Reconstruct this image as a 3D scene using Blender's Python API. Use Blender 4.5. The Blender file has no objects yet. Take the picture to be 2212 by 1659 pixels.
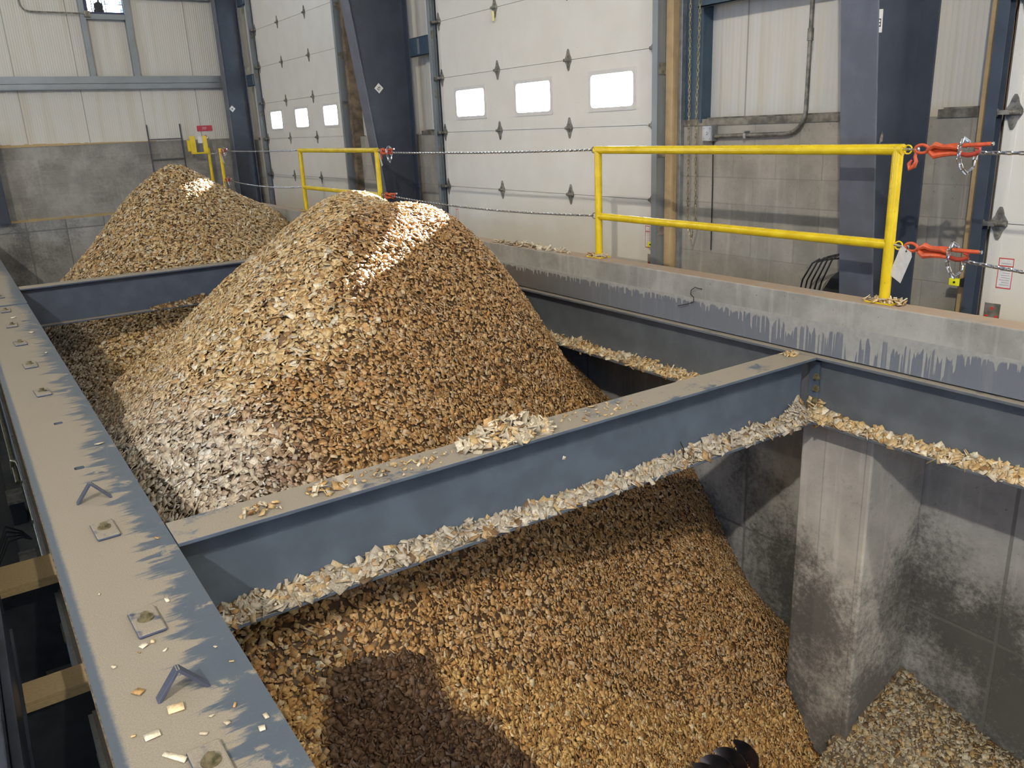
import bpy, bmesh, math, random
import numpy as np
from mathutils import Vector, Matrix

S = bpy.context.scene
COL = S.collection
PI = math.pi
rng = np.random.default_rng(7)
random.seed(5)

# ---------------------------------------------------------------- camera
YAW, PITCH, ROLL, FPX = 0.5823318, -0.3040238, -0.0441662, 1779.16
cam_data = bpy.data.cameras.new('camera')
cam = bpy.data.objects.new('camera', cam_data)
COL.objects.link(cam)
F = Vector((math.sin(YAW) * math.cos(PITCH), math.cos(YAW) * math.cos(PITCH), math.sin(PITCH)))
R0 = Vector((math.cos(YAW), -math.sin(YAW), 0))
U0 = R0.cross(F)
Rv = R0 * math.cos(ROLL) + U0 * math.sin(ROLL)
Uv = U0 * math.cos(ROLL) - R0 * math.sin(ROLL)
CAM = Vector((-0.450, -0.705, 1.412))
M = Matrix((Rv, Uv, -F)).transposed().to_4x4()
M.translation = CAM
cam.matrix_world = M
cam_data.sensor_width = 36
cam_data.lens = FPX / 2212 * 36
cam_data.clip_start = 0.05
S.camera = cam

# ---------------------------------------------------------------- exposure, sky, lights
vs = S.view_settings
vs.view_transform = 'Standard'
vs.look = 'None'
vs.exposure = 0.18
vs.gamma = 1
vs.use_curve_mapping = False
S.cycles.max_bounces = 6
S.cycles.diffuse_bounces = 4
S.cycles.glossy_bounces = 3
S.cycles.transparent_max_bounces = 6
S.cycles.sample_clamp_indirect = 6
S.cycles.caustics_reflective = False
S.cycles.caustics_refractive = False
S.cycles.use_denoising = True

W = bpy.data.worlds.new('world')
S.world = W
W.use_nodes = True
# hazy bright sky, brighter around the sun
SUN_DIR = Vector((1, 0.69, 0.398)).normalized()
wt = W.node_tree
geo = wt.nodes.new('ShaderNodeTexCoord')
dot = wt.nodes.new('ShaderNodeVectorMath')
dot.operation = 'DOT_PRODUCT'
dot.inputs[1].default_value = SUN_DIR
wt.links.new(geo.outputs['Generated'], dot.inputs[0])
rmp = wt.nodes.new('ShaderNodeMapRange')
rmp.interpolation_type = 'SMOOTHSTEP'
for i, k in enumerate((0.80, 1.0, 14.0, 60.0)):
    rmp.inputs[i + 1].default_value = k
wt.links.new(dot.outputs['Value'], rmp.inputs[0])
wt.nodes['Background'].inputs[0].default_value = (0.66, 0.82, 1.0, 1)
wt.links.new(rmp.outputs[0], wt.nodes['Background'].inputs[1])


def light(name, kind, loc, power, color, **kw):
    d = bpy.data.lights.new(name, kind)
    d.energy = power
    d.color = color
    for k, v in kw.items():
        setattr(d, k, v)
    o = bpy.data.objects.new(name, d)
    o.location = loc
    COL.objects.link(o)
    return o


def aim(o, target):
    o.rotation_euler = (Vector(target) - o.location).to_track_quat('-Z', 'Y').to_euler()


sun = light('sun', 'SUN', (10, 12, 8), 130, (1, 0.96, 0.88), angle=0.009)
sun.rotation_euler = (-SUN_DIR).to_track_quat('-Z', 'Y').to_euler()
WARM = (1.0, 0.935, 0.82)
light('high_bay_lamp', 'POINT', (-6.0, -4.4, 7.5), 2700, WARM, shadow_soft_size=0.10)
light('high_bay_lamp', 'POINT', (1.0, -5.2, 7.5), 900, WARM, shadow_soft_size=0.10)
light('high_bay_lamp', 'POINT', (-6.0, 8.5, 7.5), 330, WARM, shadow_soft_size=0.10)
light('high_bay_lamp', 'POINT', (-6.0, 14.5, 7.5), 330, WARM, shadow_soft_size=0.10)
day = light('daylight_through_left_door', 'AREA', (-13.7, 3.0, 2.6), 380, (0.34, 0.56, 1.0), shape='RECTANGLE', size=8.0, size_y=4.4)
aim(day, (0, 3.0, 1.6))
day2 = light('daylight_through_front_door', 'AREA', (-3.0, -7.8, 2.5), 270, (0.26, 0.48, 1.0), shape='RECTANGLE', size=4.5, size_y=4.2)
aim(day2, (1.5, 3.0, 0.6))

# ---------------------------------------------------------------- helpers


class MB:
    """collects simple shapes into one mesh"""

    def __init__(self):
        self.v, self.f = [], []

    def add(self, vs, fs):
        n = len(self.v)
        self.v += [tuple(p) for p in vs]
        self.f += [tuple(i + n for i in f) for f in fs]
        return self

    def box(self, x0, x1, y0, y1, z0, z1):
        v = [(x, y, z) for z in (z0, z1) for x, y in ((x0, y0), (x1, y0), (x1, y1), (x0, y1))]
        return self.add(v, [(3, 2, 1, 0), (4, 5, 6, 7), (0, 1, 5, 4), (1, 2, 6, 5), (2, 3, 7, 6), (3, 0, 4, 7)])

    def obox(self, c, ax, ay, az):
        c, ax, ay, az = map(Vector, (c, ax, ay, az))
        v = [c + ax * sx + ay * sy + az * sz for sz in (-1, 1) for sx, sy in ((-1, -1), (1, -1), (1, 1), (-1, 1))]
        return self.add(v, [(3, 2, 1, 0), (4, 5, 6, 7), (0, 1, 5, 4), (1, 2, 6, 5), (2, 3, 7, 6), (3, 0, 4, 7)])

    def prism(self, pts, off):
        """polygon pts (3d) extruded by vector off"""
        n = len(pts)
        a = [Vector(p) for p in pts]
        b = [p + Vector(off) for p in a]
        fs = [tuple(range(n))[::-1], tuple(range(n, 2 * n))]
        fs += [(i, (i + 1) % n, n + (i + 1) % n, n + i) for i in range(n)]
        return self.add(a + b, fs)

    def tube(self, pts, r, n=10, closed=False, cap=True, radii=None):
        P = [Vector(p) for p in pts]
        m = len(P)
        up = None
        rings = []
        for i, p in enumerate(P):
            if closed:
                t = (P[(i + 1) % m] - P[i - 1]).normalized()
            else:
                t = (P[min(i + 1, m - 1)] - P[max(i - 1, 0)]).normalized()
            if up is None:
                up = Vector((0, 0, 1)) if abs(t.z) < 0.9 else Vector((1, 0, 0))
            s = t.cross(up)
            if s.length < 1e-6:
                s = t.cross(Vector((0.3, 1, 0.2)))
            s.normalize()
            up = s.cross(t).normalized()
            rr = radii[i] if radii else r
            rings.append([p + (s * math.cos(2 * PI * k / n) + up * math.sin(2 * PI * k / n)) * rr for k in range(n)])
        v = [q for ring in rings for q in ring]
        fs = []
        for i in range(m if closed else m - 1):
            a, b = i * n, ((i + 1) % m) * n
            for k in range(n):
                fs.append((a + k, a + (k + 1) % n, b + (k + 1) % n, b + k))
        if cap and not closed:
            fs.append(tuple(range(n))[::-1])
            fs.append(tuple((m - 1) * n + k for k in range(n)))
        return self.add(v, fs)

    def ring(self, c, axis, R, r, n=20, k=8, sx=1.0, sdir=None):
        """torus round axis; stretched by sx along sdir"""
        c, axis = Vector(c), Vector(axis).normalized()
        a = Vector(sdir).normalized() if sdir else axis.orthogonal().normalized()
        b = axis.cross(a)
        return self.tube([c + a * math.cos(2 * PI * i / n) * R * sx + b * math.sin(2 * PI * i / n) * R for i in range(n)], r, k, closed=True)

    def cyl(self, p, q, r, n=16, r2=None):
        return self.tube([p, q], r, n, radii=[r, r if r2 is None else r2])

    def build(self, name, mat, parent=None, smooth=False, bevel=0.0, org=None):
        me = bpy.data.meshes.new(name)
        o = bpy.data.objects.new(name, me)
        COL.objects.link(o)
        ref = Vector((0, 0, 0))
        if parent is not None:
            o.parent = parent
            p = parent
            while p is not None:
                ref += p.location
                p = p.parent
        elif org is not None:
            ref = Vector(org)
            o.location = org
        me.from_pydata([Vector(p) - ref for p in self.v], [], self.f)
        bm = bmesh.new()
        bm.from_mesh(me)
        bmesh.ops.recalc_face_normals(bm, faces=bm.faces)
        bm.to_mesh(me)
        bm.free()
        me.materials.append(mat)
        if smooth:
            for p in me.polygons:
                p.use_smooth = True
            me.set_sharp_from_angle(angle=0.7)
        if bevel:
            b = o.modifiers.new('bevel', 'BEVEL')
            b.width = bevel
            b.segments = 2
            b.limit_method = 'ANGLE'
        return o


def tag(o, label, cat, group=None, kind=None):
    o['label'] = label
    o['category'] = cat
    if group:
        o['group'] = group
    if kind:
        o['kind'] = kind
    return o


def struct(o, label=None):
    o['kind'] = 'structure'
    if label:
        o['label'] = label
    return o


def empty(name, loc, label=None, cat=None, group=None, kind=None):
    o = bpy.data.objects.new(name, None)
    o.empty_display_size = 0.1
    o.location = loc
    COL.objects.link(o)
    if label:
        tag(o, label, cat, group, kind)
    elif kind:
        o['kind'] = kind
    return o


def copy_tree(o, loc, parent=None):
    c = o.copy()
    COL.objects.link(c)
    c.parent = parent
    c.location = loc
    for ch in [k for k in bpy.data.objects if k.parent == o]:
        copy_tree(ch, ch.location, c)
    return c


# ---------------------------------------------------------------- materials


class NT:
    def __init__(self, name):
        self.m = bpy.data.materials.new(name)
        self.m.use_nodes = True
        self.t = self.m.node_tree
        self.b = self.t.nodes['Principled BSDF']
        self.pos = self.n('ShaderNodeNewGeometry').outputs['Position']

    def n(self, typ, **kw):
        x = self.t.nodes.new(typ)
        for k, v in kw.items():
            setattr(x, k, v)
        return x

    def put(self, sock, v):
        if isinstance(v, bpy.types.NodeSocket):
            self.t.links.new(v, sock)
        elif isinstance(v, (tuple, list)) and len(v) == 3 and sock.type == 'RGBA':
            sock.default_value = (*v, 1)
        else:
            sock.default_value = v

    def math(self, op, a, b=0.0, c=0.0, clamp=False):
        x = self.n('ShaderNodeMath', operation=op, use_clamp=clamp)
        for s, v in zip(x.inputs, (a, b, c)):
            self.put(s, v)
        return x.outputs[0]

    def xyz(self):
        s = self.n('ShaderNodeSeparateXYZ')
        self.put(s.inputs[0], self.pos)
        return s.outputs

    def scaled(self, s):
        x = self.n('ShaderNodeVectorMath', operation='MULTIPLY')
        self.put(x.inputs[0], self.pos)
        x.inputs[1].default_value = s
        return x.outputs[0]

    def noise(self, scale, detail=4, rough=0.55, vec=None, out='Fac'):
        x = self.n('ShaderNodeTexNoise')
        self.put(x.inputs['Vector'], vec if vec is not None else self.pos)
        x.inputs['Scale'].default_value = scale
        x.inputs['Detail'].default_value = detail
        x.inputs['Roughness'].default_value = rough
        return x.outputs[out]

    def mix(self, f, a, b, mode='MIX'):
        x = self.n('ShaderNodeMix', data_type='RGBA', blend_type=mode)
        self.put(x.inputs[0], f)
        self.put(x.inputs[6], a)
        self.put(x.inputs[7], b)
        return x.outputs[2]

    def step(self, v, a, b, lo=0.0, hi=1.0):
        x = self.n('ShaderNodeMapRange', interpolation_type='SMOOTHSTEP')
        self.put(x.inputs[0], v)
        for i, k in enumerate((a, b, lo, hi)):
            self.put(x.inputs[i + 1], k)
        return x.outputs[0]

    def bump(self, h, strength=0.3, dist=0.01):
        x = self.n('ShaderNodeBump')
        x.inputs['Strength'].default_value = strength
        x.inputs['Distance'].default_value = dist
        self.put(x.inputs['Height'], h)
        self.t.links.new(x.outputs[0], self.b.inputs['Normal'])

    def up(self):
        g = self.n('ShaderNodeNewGeometry')
        s = self.n('ShaderNodeSeparateXYZ')
        self.put(s.inputs[0], g.outputs['Normal'])
        return s.outputs[2]

    def done(self, color, rough=0.6, metal=0.0, spec=0.5):
        self.put(self.b.inputs['Base Color'], color)
        self.put(self.b.inputs['Roughness'], rough)
        self.put(self.b.inputs['Metallic'], metal)
        self.put(self.b.inputs['Specular IOR Level'], spec)
        return self.m


def plain(name, c, rough=0.6, metal=0.0, var=0.12, scale=14, spec=0.5):
    t = NT(name)
    f = t.noise(scale, 5)
    d = tuple(k * (1 - var * 2) for k in c)
    e = tuple(min(1, k * (1 + var)) for k in c)
    return t.done(t.mix(t.step(f, 0.3, 0.7), d, e), rough, metal, spec)


DUST = (0.325, 0.285, 0.225)
STEEL = (0.085, 0.112, 0.152)


def m_steel(name, base=STEEL, dust=0.0, rough=0.42):
    t = NT(name)
    f = t.noise(6, 5)
    c = t.mix(t.step(f, 0.35, 0.7), tuple(k * 0.88 for k in base), tuple(k * 1.12 for k in base))
    spots = t.step(t.noise(70, 2), 0.72, 0.76)
    c = t.mix(t.math('MULTIPLY', spots, 0.25), c, (0.02, 0.02, 0.025))
    r = rough
    if dust:
        n = t.math('ADD', t.noise(5, 7, 0.65), t.math('MULTIPLY', t.noise(60, 4), 0.25))
        k = t.step(n, 0.62 - 0.3 * dust, 0.72 - 0.3 * dust)
        k = t.math('MULTIPLY', k, t.step(t.up(), 0.75, 0.95))
        grain = t.mix(t.step(t.noise(260, 3), 0.3, 0.7), tuple(q * 0.82 for q in DUST), tuple(q * 1.15 for q in DUST))
        c = t.mix(k, c, grain)
        r = t.step(k, 0, 1, rough, 0.95)
    return t.done(c, r, 0.0, 0.4)


def m_girder():
    t = NT('dusty_girder_paint')
    x, y, z = t.xyz()
    vec = t.scaled((3.2, 15.0, 1.0))
    n = t.noise(1.0, 8, 0.68, vec)
    n2 = t.noise(7, 6, 0.6)
    # swept, streaky bare edge along the pit side; narrow bare lip on the far side
    edge = t.math('ADD', x, t.math('MULTIPLY', t.math('SUBTRACT', n, 0.5), 0.55))
    edge = t.math('ADD', edge, t.math('MULTIPLY', t.math('SUBTRACT', t.noise(0.55, 2), 0.5), 0.30))
    edge = t.math('ADD', edge, t.step(y, 2.1, 1.2, 0.0, 0.065))
    k = t.step(edge, -0.115, -0.06, 1.0, 0.0)
    spots = t.math('MULTIPLY', t.step(n2, 0.57, 0.63), t.step(t.noise(24, 4), 0.42, 0.52))
    k = t.math('MAXIMUM', k, t.math('MULTIPLY', spots, 0.9))
    k = t.math('MAXIMUM', k, t.math('MULTIPLY', t.step(t.noise(150, 3), 0.66, 0.72), 0.6))
    lip = t.math('ADD', x, t.math('MULTIPLY', t.math('SUBTRACT', t.noise(60, 4), 0.5), 0.02))
    k = t.math('MULTIPLY', k, t.step(lip, -0.368, -0.350))
    k = t.math('MULTIPLY', k, t.step(t.up(), 0.75, 0.95))
    grain = t.mix(t.step(t.noise(240, 4, 0.7), 0.3, 0.72), tuple(q * 0.80 for q in DUST), tuple(q * 1.12 for q in DUST))
    c = t.mix(k, (0.10, 0.125, 0.155), grain)
    t.bump(t.math('ADD', t.math('MULTIPLY', k, 0.5), t.math('MULTIPLY', t.noise(200, 3), 0.4)), 0.25, 0.004)
    return t.done(c, t.step(k, 0, 1, 0.38, 0.95), 0.0, 0.45)


def m_concrete(name, c=(0.30, 0.295, 0.27), dark=0.0, joints=None, axis=1, zoff=0.0, dusttop=False, z0=None, uoff=0.0):
    t = NT(name)
    x, y, z = t.xyz()
    f = t.noise(2.2, 8, 0.65)
    col = t.mix(t.step(f, 0.3, 0.72), tuple(k * 0.72 for k in c), tuple(k * 1.22 for k in c))
    pits = t.step(t.noise(55, 2), 0.70, 0.74)
    col = t.mix(t.math('MULTIPLY', pits, 0.7), col, tuple(k * 0.3 for k in c))
    runs = t.noise(1.0, 4, 0.6, t.scaled((14, 14, 0.9)))
    col = t.mix(t.step(runs, 0.52, 0.75, 0, 0.45), col, tuple(min(1, k * 1.45) for k in c))
    h = f
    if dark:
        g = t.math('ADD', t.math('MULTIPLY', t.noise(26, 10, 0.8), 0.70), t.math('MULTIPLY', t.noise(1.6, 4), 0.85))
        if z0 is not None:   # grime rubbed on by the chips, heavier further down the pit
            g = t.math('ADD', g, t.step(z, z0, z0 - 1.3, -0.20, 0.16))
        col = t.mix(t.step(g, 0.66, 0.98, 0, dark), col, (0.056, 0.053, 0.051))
    if joints:
        br = t.n('ShaderNodeTexBrick')
        cmb = t.n('ShaderNodeCombineXYZ')
        t.put(cmb.inputs[0], t.math('ADD', y if axis == 1 else x, uoff))
        t.put(cmb.inputs[1], t.math('ADD', z, zoff))
        t.put(br.inputs['Vector'], cmb.outputs[0])
        br.offset = joints[3]
        br.inputs['Scale'].default_value = 1
        br.inputs['Brick Width'].default_value = joints[0]
        br.inputs['Row Height'].default_value = joints[1]
        br.inputs['Mortar Size'].default_value = joints[2]
        br.inputs['Mortar Smooth'].default_value = 0.4
        br.inputs['Color1'].default_value = (0, 0, 0, 1)
        br.inputs['Color2'].default_value = (1, 1, 1, 1)
        col = t.mix(0.10, col, t.mix(br.outputs['Color'], tuple(k * 0.4 for k in c), tuple(min(1, k * 1.8) for k in c)))
        col = t.mix(t.math('MULTIPLY', br.outputs['Fac'], joints[4]), col, tuple(k * joints[5] for k in c))
        h = t.math('SUBTRACT', t.math('MULTIPLY', f, 0.3), br.outputs['Fac'])
    if dusttop:
        k = t.math('MULTIPLY', t.step(t.up(), 0.7, 0.95), t.step(t.noise(4, 5), 0.3, 0.5))
        col = t.mix(k, col, (0.40, 0.30, 0.22))
    t.bump(h, 0.35, 0.008)
    return t.done(col, 0.9, 0, 0.25)


def m_plate():
    """painted plate with cement runs that dripped down from the kerb above"""
    t = NT('painted_plate_with_cement_runs')
    x, y, z = t.xyz()
    cmb = t.n('ShaderNodeCombineXYZ')
    t.put(cmb.inputs[0], y)
    n1 = t.noise(9, 3, 0.6, cmb.outputs[0])
    n2 = t.noise(38, 2, 0.5, cmb.outputs[0])
    big = t.noise(0.9, 2, 0.5, cmb.outputs[0])
    reach = t.math('ADD', t.math('MULTIPLY', t.step(n1, 0.42, 0.72), 0.26), t.math('MULTIPLY', t.step(n2, 0.50, 0.60), 0.34))
    heavy = t.math('MULTIPLY', t.step(y, 3.1, 2.35), t.step(y, 1.35, 1.85))
    reach = t.math('ADD', t.math('MULTIPLY', reach, t.math('ADD', t.math('MULTIPLY', heavy, 0.95), 0.14)), t.math('MULTIPLY', heavy, 0.02))
    reach = t.math('MULTIPLY', reach, t.step(big, 0.35, 0.6, 0.4, 1.0))
    lim = t.math('SUBTRACT', 0.185, reach)
    k = t.step(t.math('SUBTRACT', z, lim), -0.006, 0.006)
    haze = t.math('MULTIPLY', t.step(t.noise(1.0, 4, 0.6, t.scaled((16, 16, 1.5))), 0.5, 0.75), 0.35)
    base = t.mix(haze, (0.17, 0.185, 0.21), (0.34, 0.34, 0.33))
    rust = t.step(y, 3.9, 5.6)
    base = t.mix(t.math('MULTIPLY', rust, 0.75), base, (0.15, 0.125, 0.095))
    cc = t.mix(t.noise(30, 5), (0.26, 0.26, 0.235), (0.42, 0.41, 0.38))
    t.bump(k, 0.3, 0.004)
    return t.done(t.mix(k, base, cc), t.step(k, 0, 1, 0.30, 0.9), 0.0, 0.6)


def m_panel(name, axis, c=(0.66, 0.64, 0.58), rib=0.30, depth=0.5):
    t = NT(name)
    x, y, z = t.xyz()
    u = y if axis == 1 else x
    w = t.math('PINGPONG', u, 0.019)
    fine = t.step(w, 0.004, 0.013)
    fr = t.math('FRACT', t.math('DIVIDE', t.math('SUBTRACT', u, 0.93), 0.97))
    seam = t.math('ADD', t.step(fr, 0.0, 0.012, 1, 0), t.step(fr, 0.988, 1.0, 0, 1), clamp=True)
    stain = t.noise(1.0, 5, 0.6, t.scaled((9, 9, 0.35)))
    col = t.mix(t.step(stain, 0.45, 0.78, 0, 0.55), c, (c[0] * 0.80, c[1] * 0.72, c[2] * 0.56))
    col = t.mix(t.math('MULTIPLY', seam, 0.7), col, (0.16, 0.145, 0.12))
    dirt = t.step(t.math('ADD', z, t.math('MULTIPLY', t.noise(5, 4), 0.12)), 1.52, 1.42, 0, 0.35)
    col = t.mix(dirt, col, (0.45, 0.33, 0.18))
    t.bump(t.math('SUBTRACT', t.math('MULTIPLY', fine, 0.6), seam), depth, 0.006)
    return t.done(col, 0.5, 0, 0.35)


def m_rib(name, c=(0.62, 0.60, 0.55)):
    """deep ribbed sheet between the doors and the columns"""
    t = NT(name)
    x, y, z = t.xyz()
    stain = t.noise(1.0, 5, 0.6, t.scaled((10, 10, 0.4)))
    col = t.mix(t.step(stain, 0.45, 0.8, 0, 0.5), c, (c[0] * 0.75, c[1] * 0.66, c[2] * 0.5))
    return t.done(col, 0.5, 0, 0.3)


def m_door():
    t = NT('white_door_skin')
    f = t.noise(3, 6)
    g = t.noise(1.0, 4, 0.6, t.scaled((20, 20, 1.0)))
    x, y, z = t.xyz()
    c = t.mix(t.step(f, 0.3, 0.75), (0.70, 0.675, 0.61), (0.74, 0.72, 0.665))
    c = t.mix(t.step(g, 0.6, 0.85, 0, 0.18), c, (0.5, 0.44, 0.34))
    c = t.mix(t.math('MULTIPLY', t.step(t.noise(38, 2), 0.745, 0.77), 0.35), c, (0.25, 0.21, 0.17))
    c = t.mix(t.step(t.math('ADD', z, t.math('MULTIPLY', f, 0.3)), 0.75, 0.35, 0, 0.35), c, (0.58, 0.50, 0.36))
    t.bump(t.noise(160, 2), 0.06, 0.002)
    return t.done(c, 0.45, 0, 0.4)


def m_yellow():
    t = NT('yellow_safety_paint')
    c = t.mix(t.step(t.noise(9, 5), 0.3, 0.75), (0.72, 0.50, 0.012), (0.86, 0.64, 0.02))
    chips = t.step(t.noise(45, 3), 0.70, 0.73)
    c = t.mix(t.math('MULTIPLY', chips, 0.7), c, (0.20, 0.14, 0.05))
    d = t.math('MULTIPLY', t.step(t.up(), 0.85, 0.98), t.step(t.noise(14, 4), 0.40, 0.6, 0, 0.75))
    c = t.mix(d, c, (0.42, 0.30, 0.17))
    return t.done(c, t.step(d, 0, 0.7, 0.22, 0.7), 0, 0.6)


def m_chip(name, grime=0.0):
    t = NT(name)
    a = t.n('ShaderNodeAttribute', attribute_name='tint')
    f = t.noise(120, 3, 0.6)
    c = t.mix(1.0, a.outputs['Color'], t.mix(t.step(f, 0.3, 0.7), (0.78, 0.76, 0.72), (1.12, 1.1, 1.06)), 'MULTIPLY')
    if grime:
        c = t.mix(t.step(t.noise(3, 5), 0.5, 0.7, 0, grime), c, (0.16, 0.14, 0.12))
    return t.done(c, 0.62, 0, 0.42)


def m_glass():
    t = NT('window_glass')
    nt = t.t
    tr = t.n('ShaderNodeBsdfTransparent')
    gl = t.n('ShaderNodeBsdfGlossy')
    gl.inputs['Roughness'].default_value = 0.03
    mx = t.n('ShaderNodeMixShader')
    mx.inputs[0].default_value = 0.07
    nt.links.new(tr.outputs[0], mx.inputs[1])
    nt.links.new(gl.outputs[0], mx.inputs[2])
    nt.links.new(mx.outputs[0], nt.nodes['Material Output'].inputs[0])
    return t.m


STEEL_M = m_steel('blue_grey_steel')
STEEL_D = m_steel('blue_grey_steel_dusty', dust=0.75)
STEEL_COL = m_steel('column_steel', (0.048, 0.058, 0.080))  # kept darker than the flange: shade on the web put into the colour
STEEL_FLANGE = m_steel('lit_dusty_flange', (0.115, 0.125, 0.155), dust=0.5)  # lighter column steel: light on the inner flange put into the colour
GIRDER_M = m_girder()
CONC = m_concrete('kerb_concrete', (0.36, 0.35, 0.315), dusttop=True)
PLATE = m_plate()
CMU = m_concrete('block_wall', (0.36, 0.335, 0.29), joints=(0.406, 0.2035, 0.005, 0.5, 0.30, 0.7), axis=1, zoff=-1.352)
CMU_B = m_concrete('block_wall_stained', (0.34, 0.325, 0.30), dark=0.45, joints=(0.406, 0.2035, 0.005, 0.5, 0.35, 1.25), axis=0, zoff=-1.40)
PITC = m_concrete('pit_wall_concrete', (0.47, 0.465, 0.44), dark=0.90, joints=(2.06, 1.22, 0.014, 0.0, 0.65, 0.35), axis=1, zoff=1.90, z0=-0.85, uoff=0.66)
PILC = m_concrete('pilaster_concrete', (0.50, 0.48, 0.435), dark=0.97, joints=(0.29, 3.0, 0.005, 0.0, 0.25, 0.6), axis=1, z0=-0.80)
PITB = m_concrete('pit_back_concrete', (0.36, 0.355, 0.335), dark=0.72, joints=(0.62, 3.0, 0.014, 0.0, 0.6, 0.35), axis=0, dusttop=True)
FLOORC = m_concrete('floor_concrete', (0.34, 0.31, 0.26), dark=0.3)
PANEL_B = m_panel('ribbed_wall_panel_back', 0)
PANEL_R = m_panel('ribbed_wall_panel_right', 1, (0.66, 0.635, 0.58), depth=0.2)
RIB = m_rib('deep_rib_sheet')
DOOR = m_door()
GALV = plain('galvanised_steel', (0.40, 0.42, 0.43), 0.42, 0.75, 0.12)
GALV_B = plain('galvanised_girt', (0.27, 0.30, 0.32), 0.45, 0.5, 0.05, 3)
GALV_D = plain('dull_dusty_zinc', (0.27, 0.255, 0.22), 0.55, 0.5, 0.25, 20)
CHAIN_M = plain('bright_chain_zinc', (0.62, 0.63, 0.64), 0.22, 1.0, 0.08, 40)
YELLOW = m_yellow()
YEL2 = plain('bright_yellow_plastic', (0.80, 0.78, 0.02), 0.4, 0, 0.05)
ORANGE = plain('orange_red_binder_paint', (0.62, 0.10, 0.035), 0.32, 0, 0.12, 30, 0.6)
WOODT = plain('raw_timber', (0.50, 0.36, 0.19), 0.75, 0, 0.1, 5)
WOODD = plain('dust_greyed_timber', (0.20, 0.15, 0.10), 0.85, 0, 0.25, 9)
WHITE = plain('white_card', (0.74, 0.73, 0.70), 0.45, 0, 0.05, 30)
BLACK = plain('black_rubber', (0.012, 0.012, 0.013), 0.5, 0, 0.1)
DARKM = plain('dark_machine_paint', (0.020, 0.022, 0.026), 0.5, 0, 0.2)
DARKBLUE = plain('dark_blue_platform_paint', (0.028, 0.034, 0.055), 0.4, 0, 0.25, 6)
RED = plain('red_sign_face', (0.50, 0.02, 0.05), 0.4, 0, 0.06)
INK = plain('black_print', (0.03, 0.03, 0.03), 0.6, 0, 0.0)
REDINK = plain('red_print', (0.55, 0.05, 0.04), 0.6, 0, 0.0)
BRONZE = plain('dusty_bolt', (0.21, 0.18, 0.10), 0.55, 0.3, 0.25, 40)
BRASSY = plain('yellowed_conduit', (0.30, 0.24, 0.10), 0.4, 0.4, 0.2, 20)
JAMB = m_steel('door_jamb_steel', (0.05, 0.085, 0.12))
RIMW = plain('window_rim_plastic', (0.66, 0.64, 0.60), 0.4, 0, 0.03)
GLASS = m_glass()
CHIP = m_chip('wood_chip')
CHIPG = m_chip('dusty_wood_chip', 0.3)
TIE = plain('faded_wire', (0.03, 0.028, 0.026), 0.6, 0.2, 0.1)
DUSTM = plain('settled_wood_dust', (0.46, 0.345, 0.18), 0.95, 0, 0.04, 90)
SHEETC = plain('ceiling_sheet', (0.32, 0.31, 0.29), 0.7, 0, 0.05)

# ---------------------------------------------------------------- layout constants
XR, ZB = 3.713, -0.4315          # front edge of the right girder, underside of the beams
Y1, Y1B = 2.26, 2.469            # near cross beam
Y2, Y2B = 9.221, 9.43            # far cross beam
XC, XCB, ZC = 3.76, 3.921, 0.359  # kerb
XP, ZM, ZT = 3.872, 0.687, 1.199  # guard rail line
XD = 4.618                       # inner face of the doors
XW = 4.72                        # block face of the right wall
YB = 16.1                        # back wall
XPW, XPIL = 4.57, 3.95           # pit wall and pilaster faces
ZF = 0.135                       # driveway floor
ZTOP, XL, YF = 8.6, -14.0, -8.0

# ---------------------------------------------------------------- setting
DOORS = [(-1.85, 1.79), (4.589, 8.224), (11.03, 14.67)]
ZDOOR = 4.42
segs = [(YF, DOORS[0][0] + 0.03), (DOORS[0][1] - 0.03, DOORS[1][0] + 0.03), (DOORS[1][1] - 0.03, DOORS[2][0] + 0.03), (DOORS[2][1] + 0.50, YB + 0.3)]
w = MB()
for a, b in segs:
    w.box(XW, XW + 0.25, a, b, ZF - 0.3, 1.352)
o = struct(w.build('wall_right', CMU))
w = MB()
for a, b in DOORS:
    for y in (a, b):
        if y < 14:
            w.box(XD + 0.046, XW + 0.12, y - 0.03, y + 0.03, ZF, ZDOOR + 0.1)
    w.box(XD + 0.046, XW + 0.12, a, b, 4.36, ZDOOR + 0.1)
w.box(XD + 0.046, XD + 0.075, DOORS[2][1] - 0.03, DOORS[2][1] + 0.55, ZF, ZDOOR + 0.1)
w.build('door_stop', PANEL_R, o)
w = MB()
for a, b in segs:
    w.box(XW + 0.09, XW + 0.25, a, b, 1.352, ZDOOR)
w.box(XW + 0.09, XW + 0.25, YF, YB + 0.3, ZDOOR, ZTOP)
w.build('wall_sheeting', PANEL_R, o)
# raised ribs on the sheets beside column A and the far corner
w = MB()
for y0, y1 in ((8.30, 8.93), (14.75, 15.45), (9.25, 10.95)):
    y = y0
    while y < y1 - 0.05:
        w.prism([(XW + 0.09, y, 1.36), (XW + 0.09, y + 0.13, 1.36), (XW + 0.05, y + 0.10, 1.36), (XW + 0.05, y + 0.03, 1.36)], (0, 0, 4.2))
        y += 0.21
w.build('wall_ribs', RIB, o)

bw = MB().box(XL, XW + 0.25, YB, YB + 0.25, ZF - 0.3, 1.405)
ob = struct(bw.build('wall_back', CMU_B))
HX0, HX1, HZ0, HZ1 = 2.23, 2.80, 3.56, 4.22
bw = MB()
bw.box(XL, HX0, YB + 0.03, YB + 0.25, 1.405, ZTOP).box(HX1, XW + 0.25, YB + 0.03, YB + 0.25, 1.405, ZTOP)
bw.box(HX0, HX1, YB + 0.03, YB + 0.25, 1.405, HZ0).box(HX0, HX1, YB + 0.03, YB + 0.25, HZ1, ZTOP)
bw.build('wall_sheeting', PANEL_B, ob)

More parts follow.
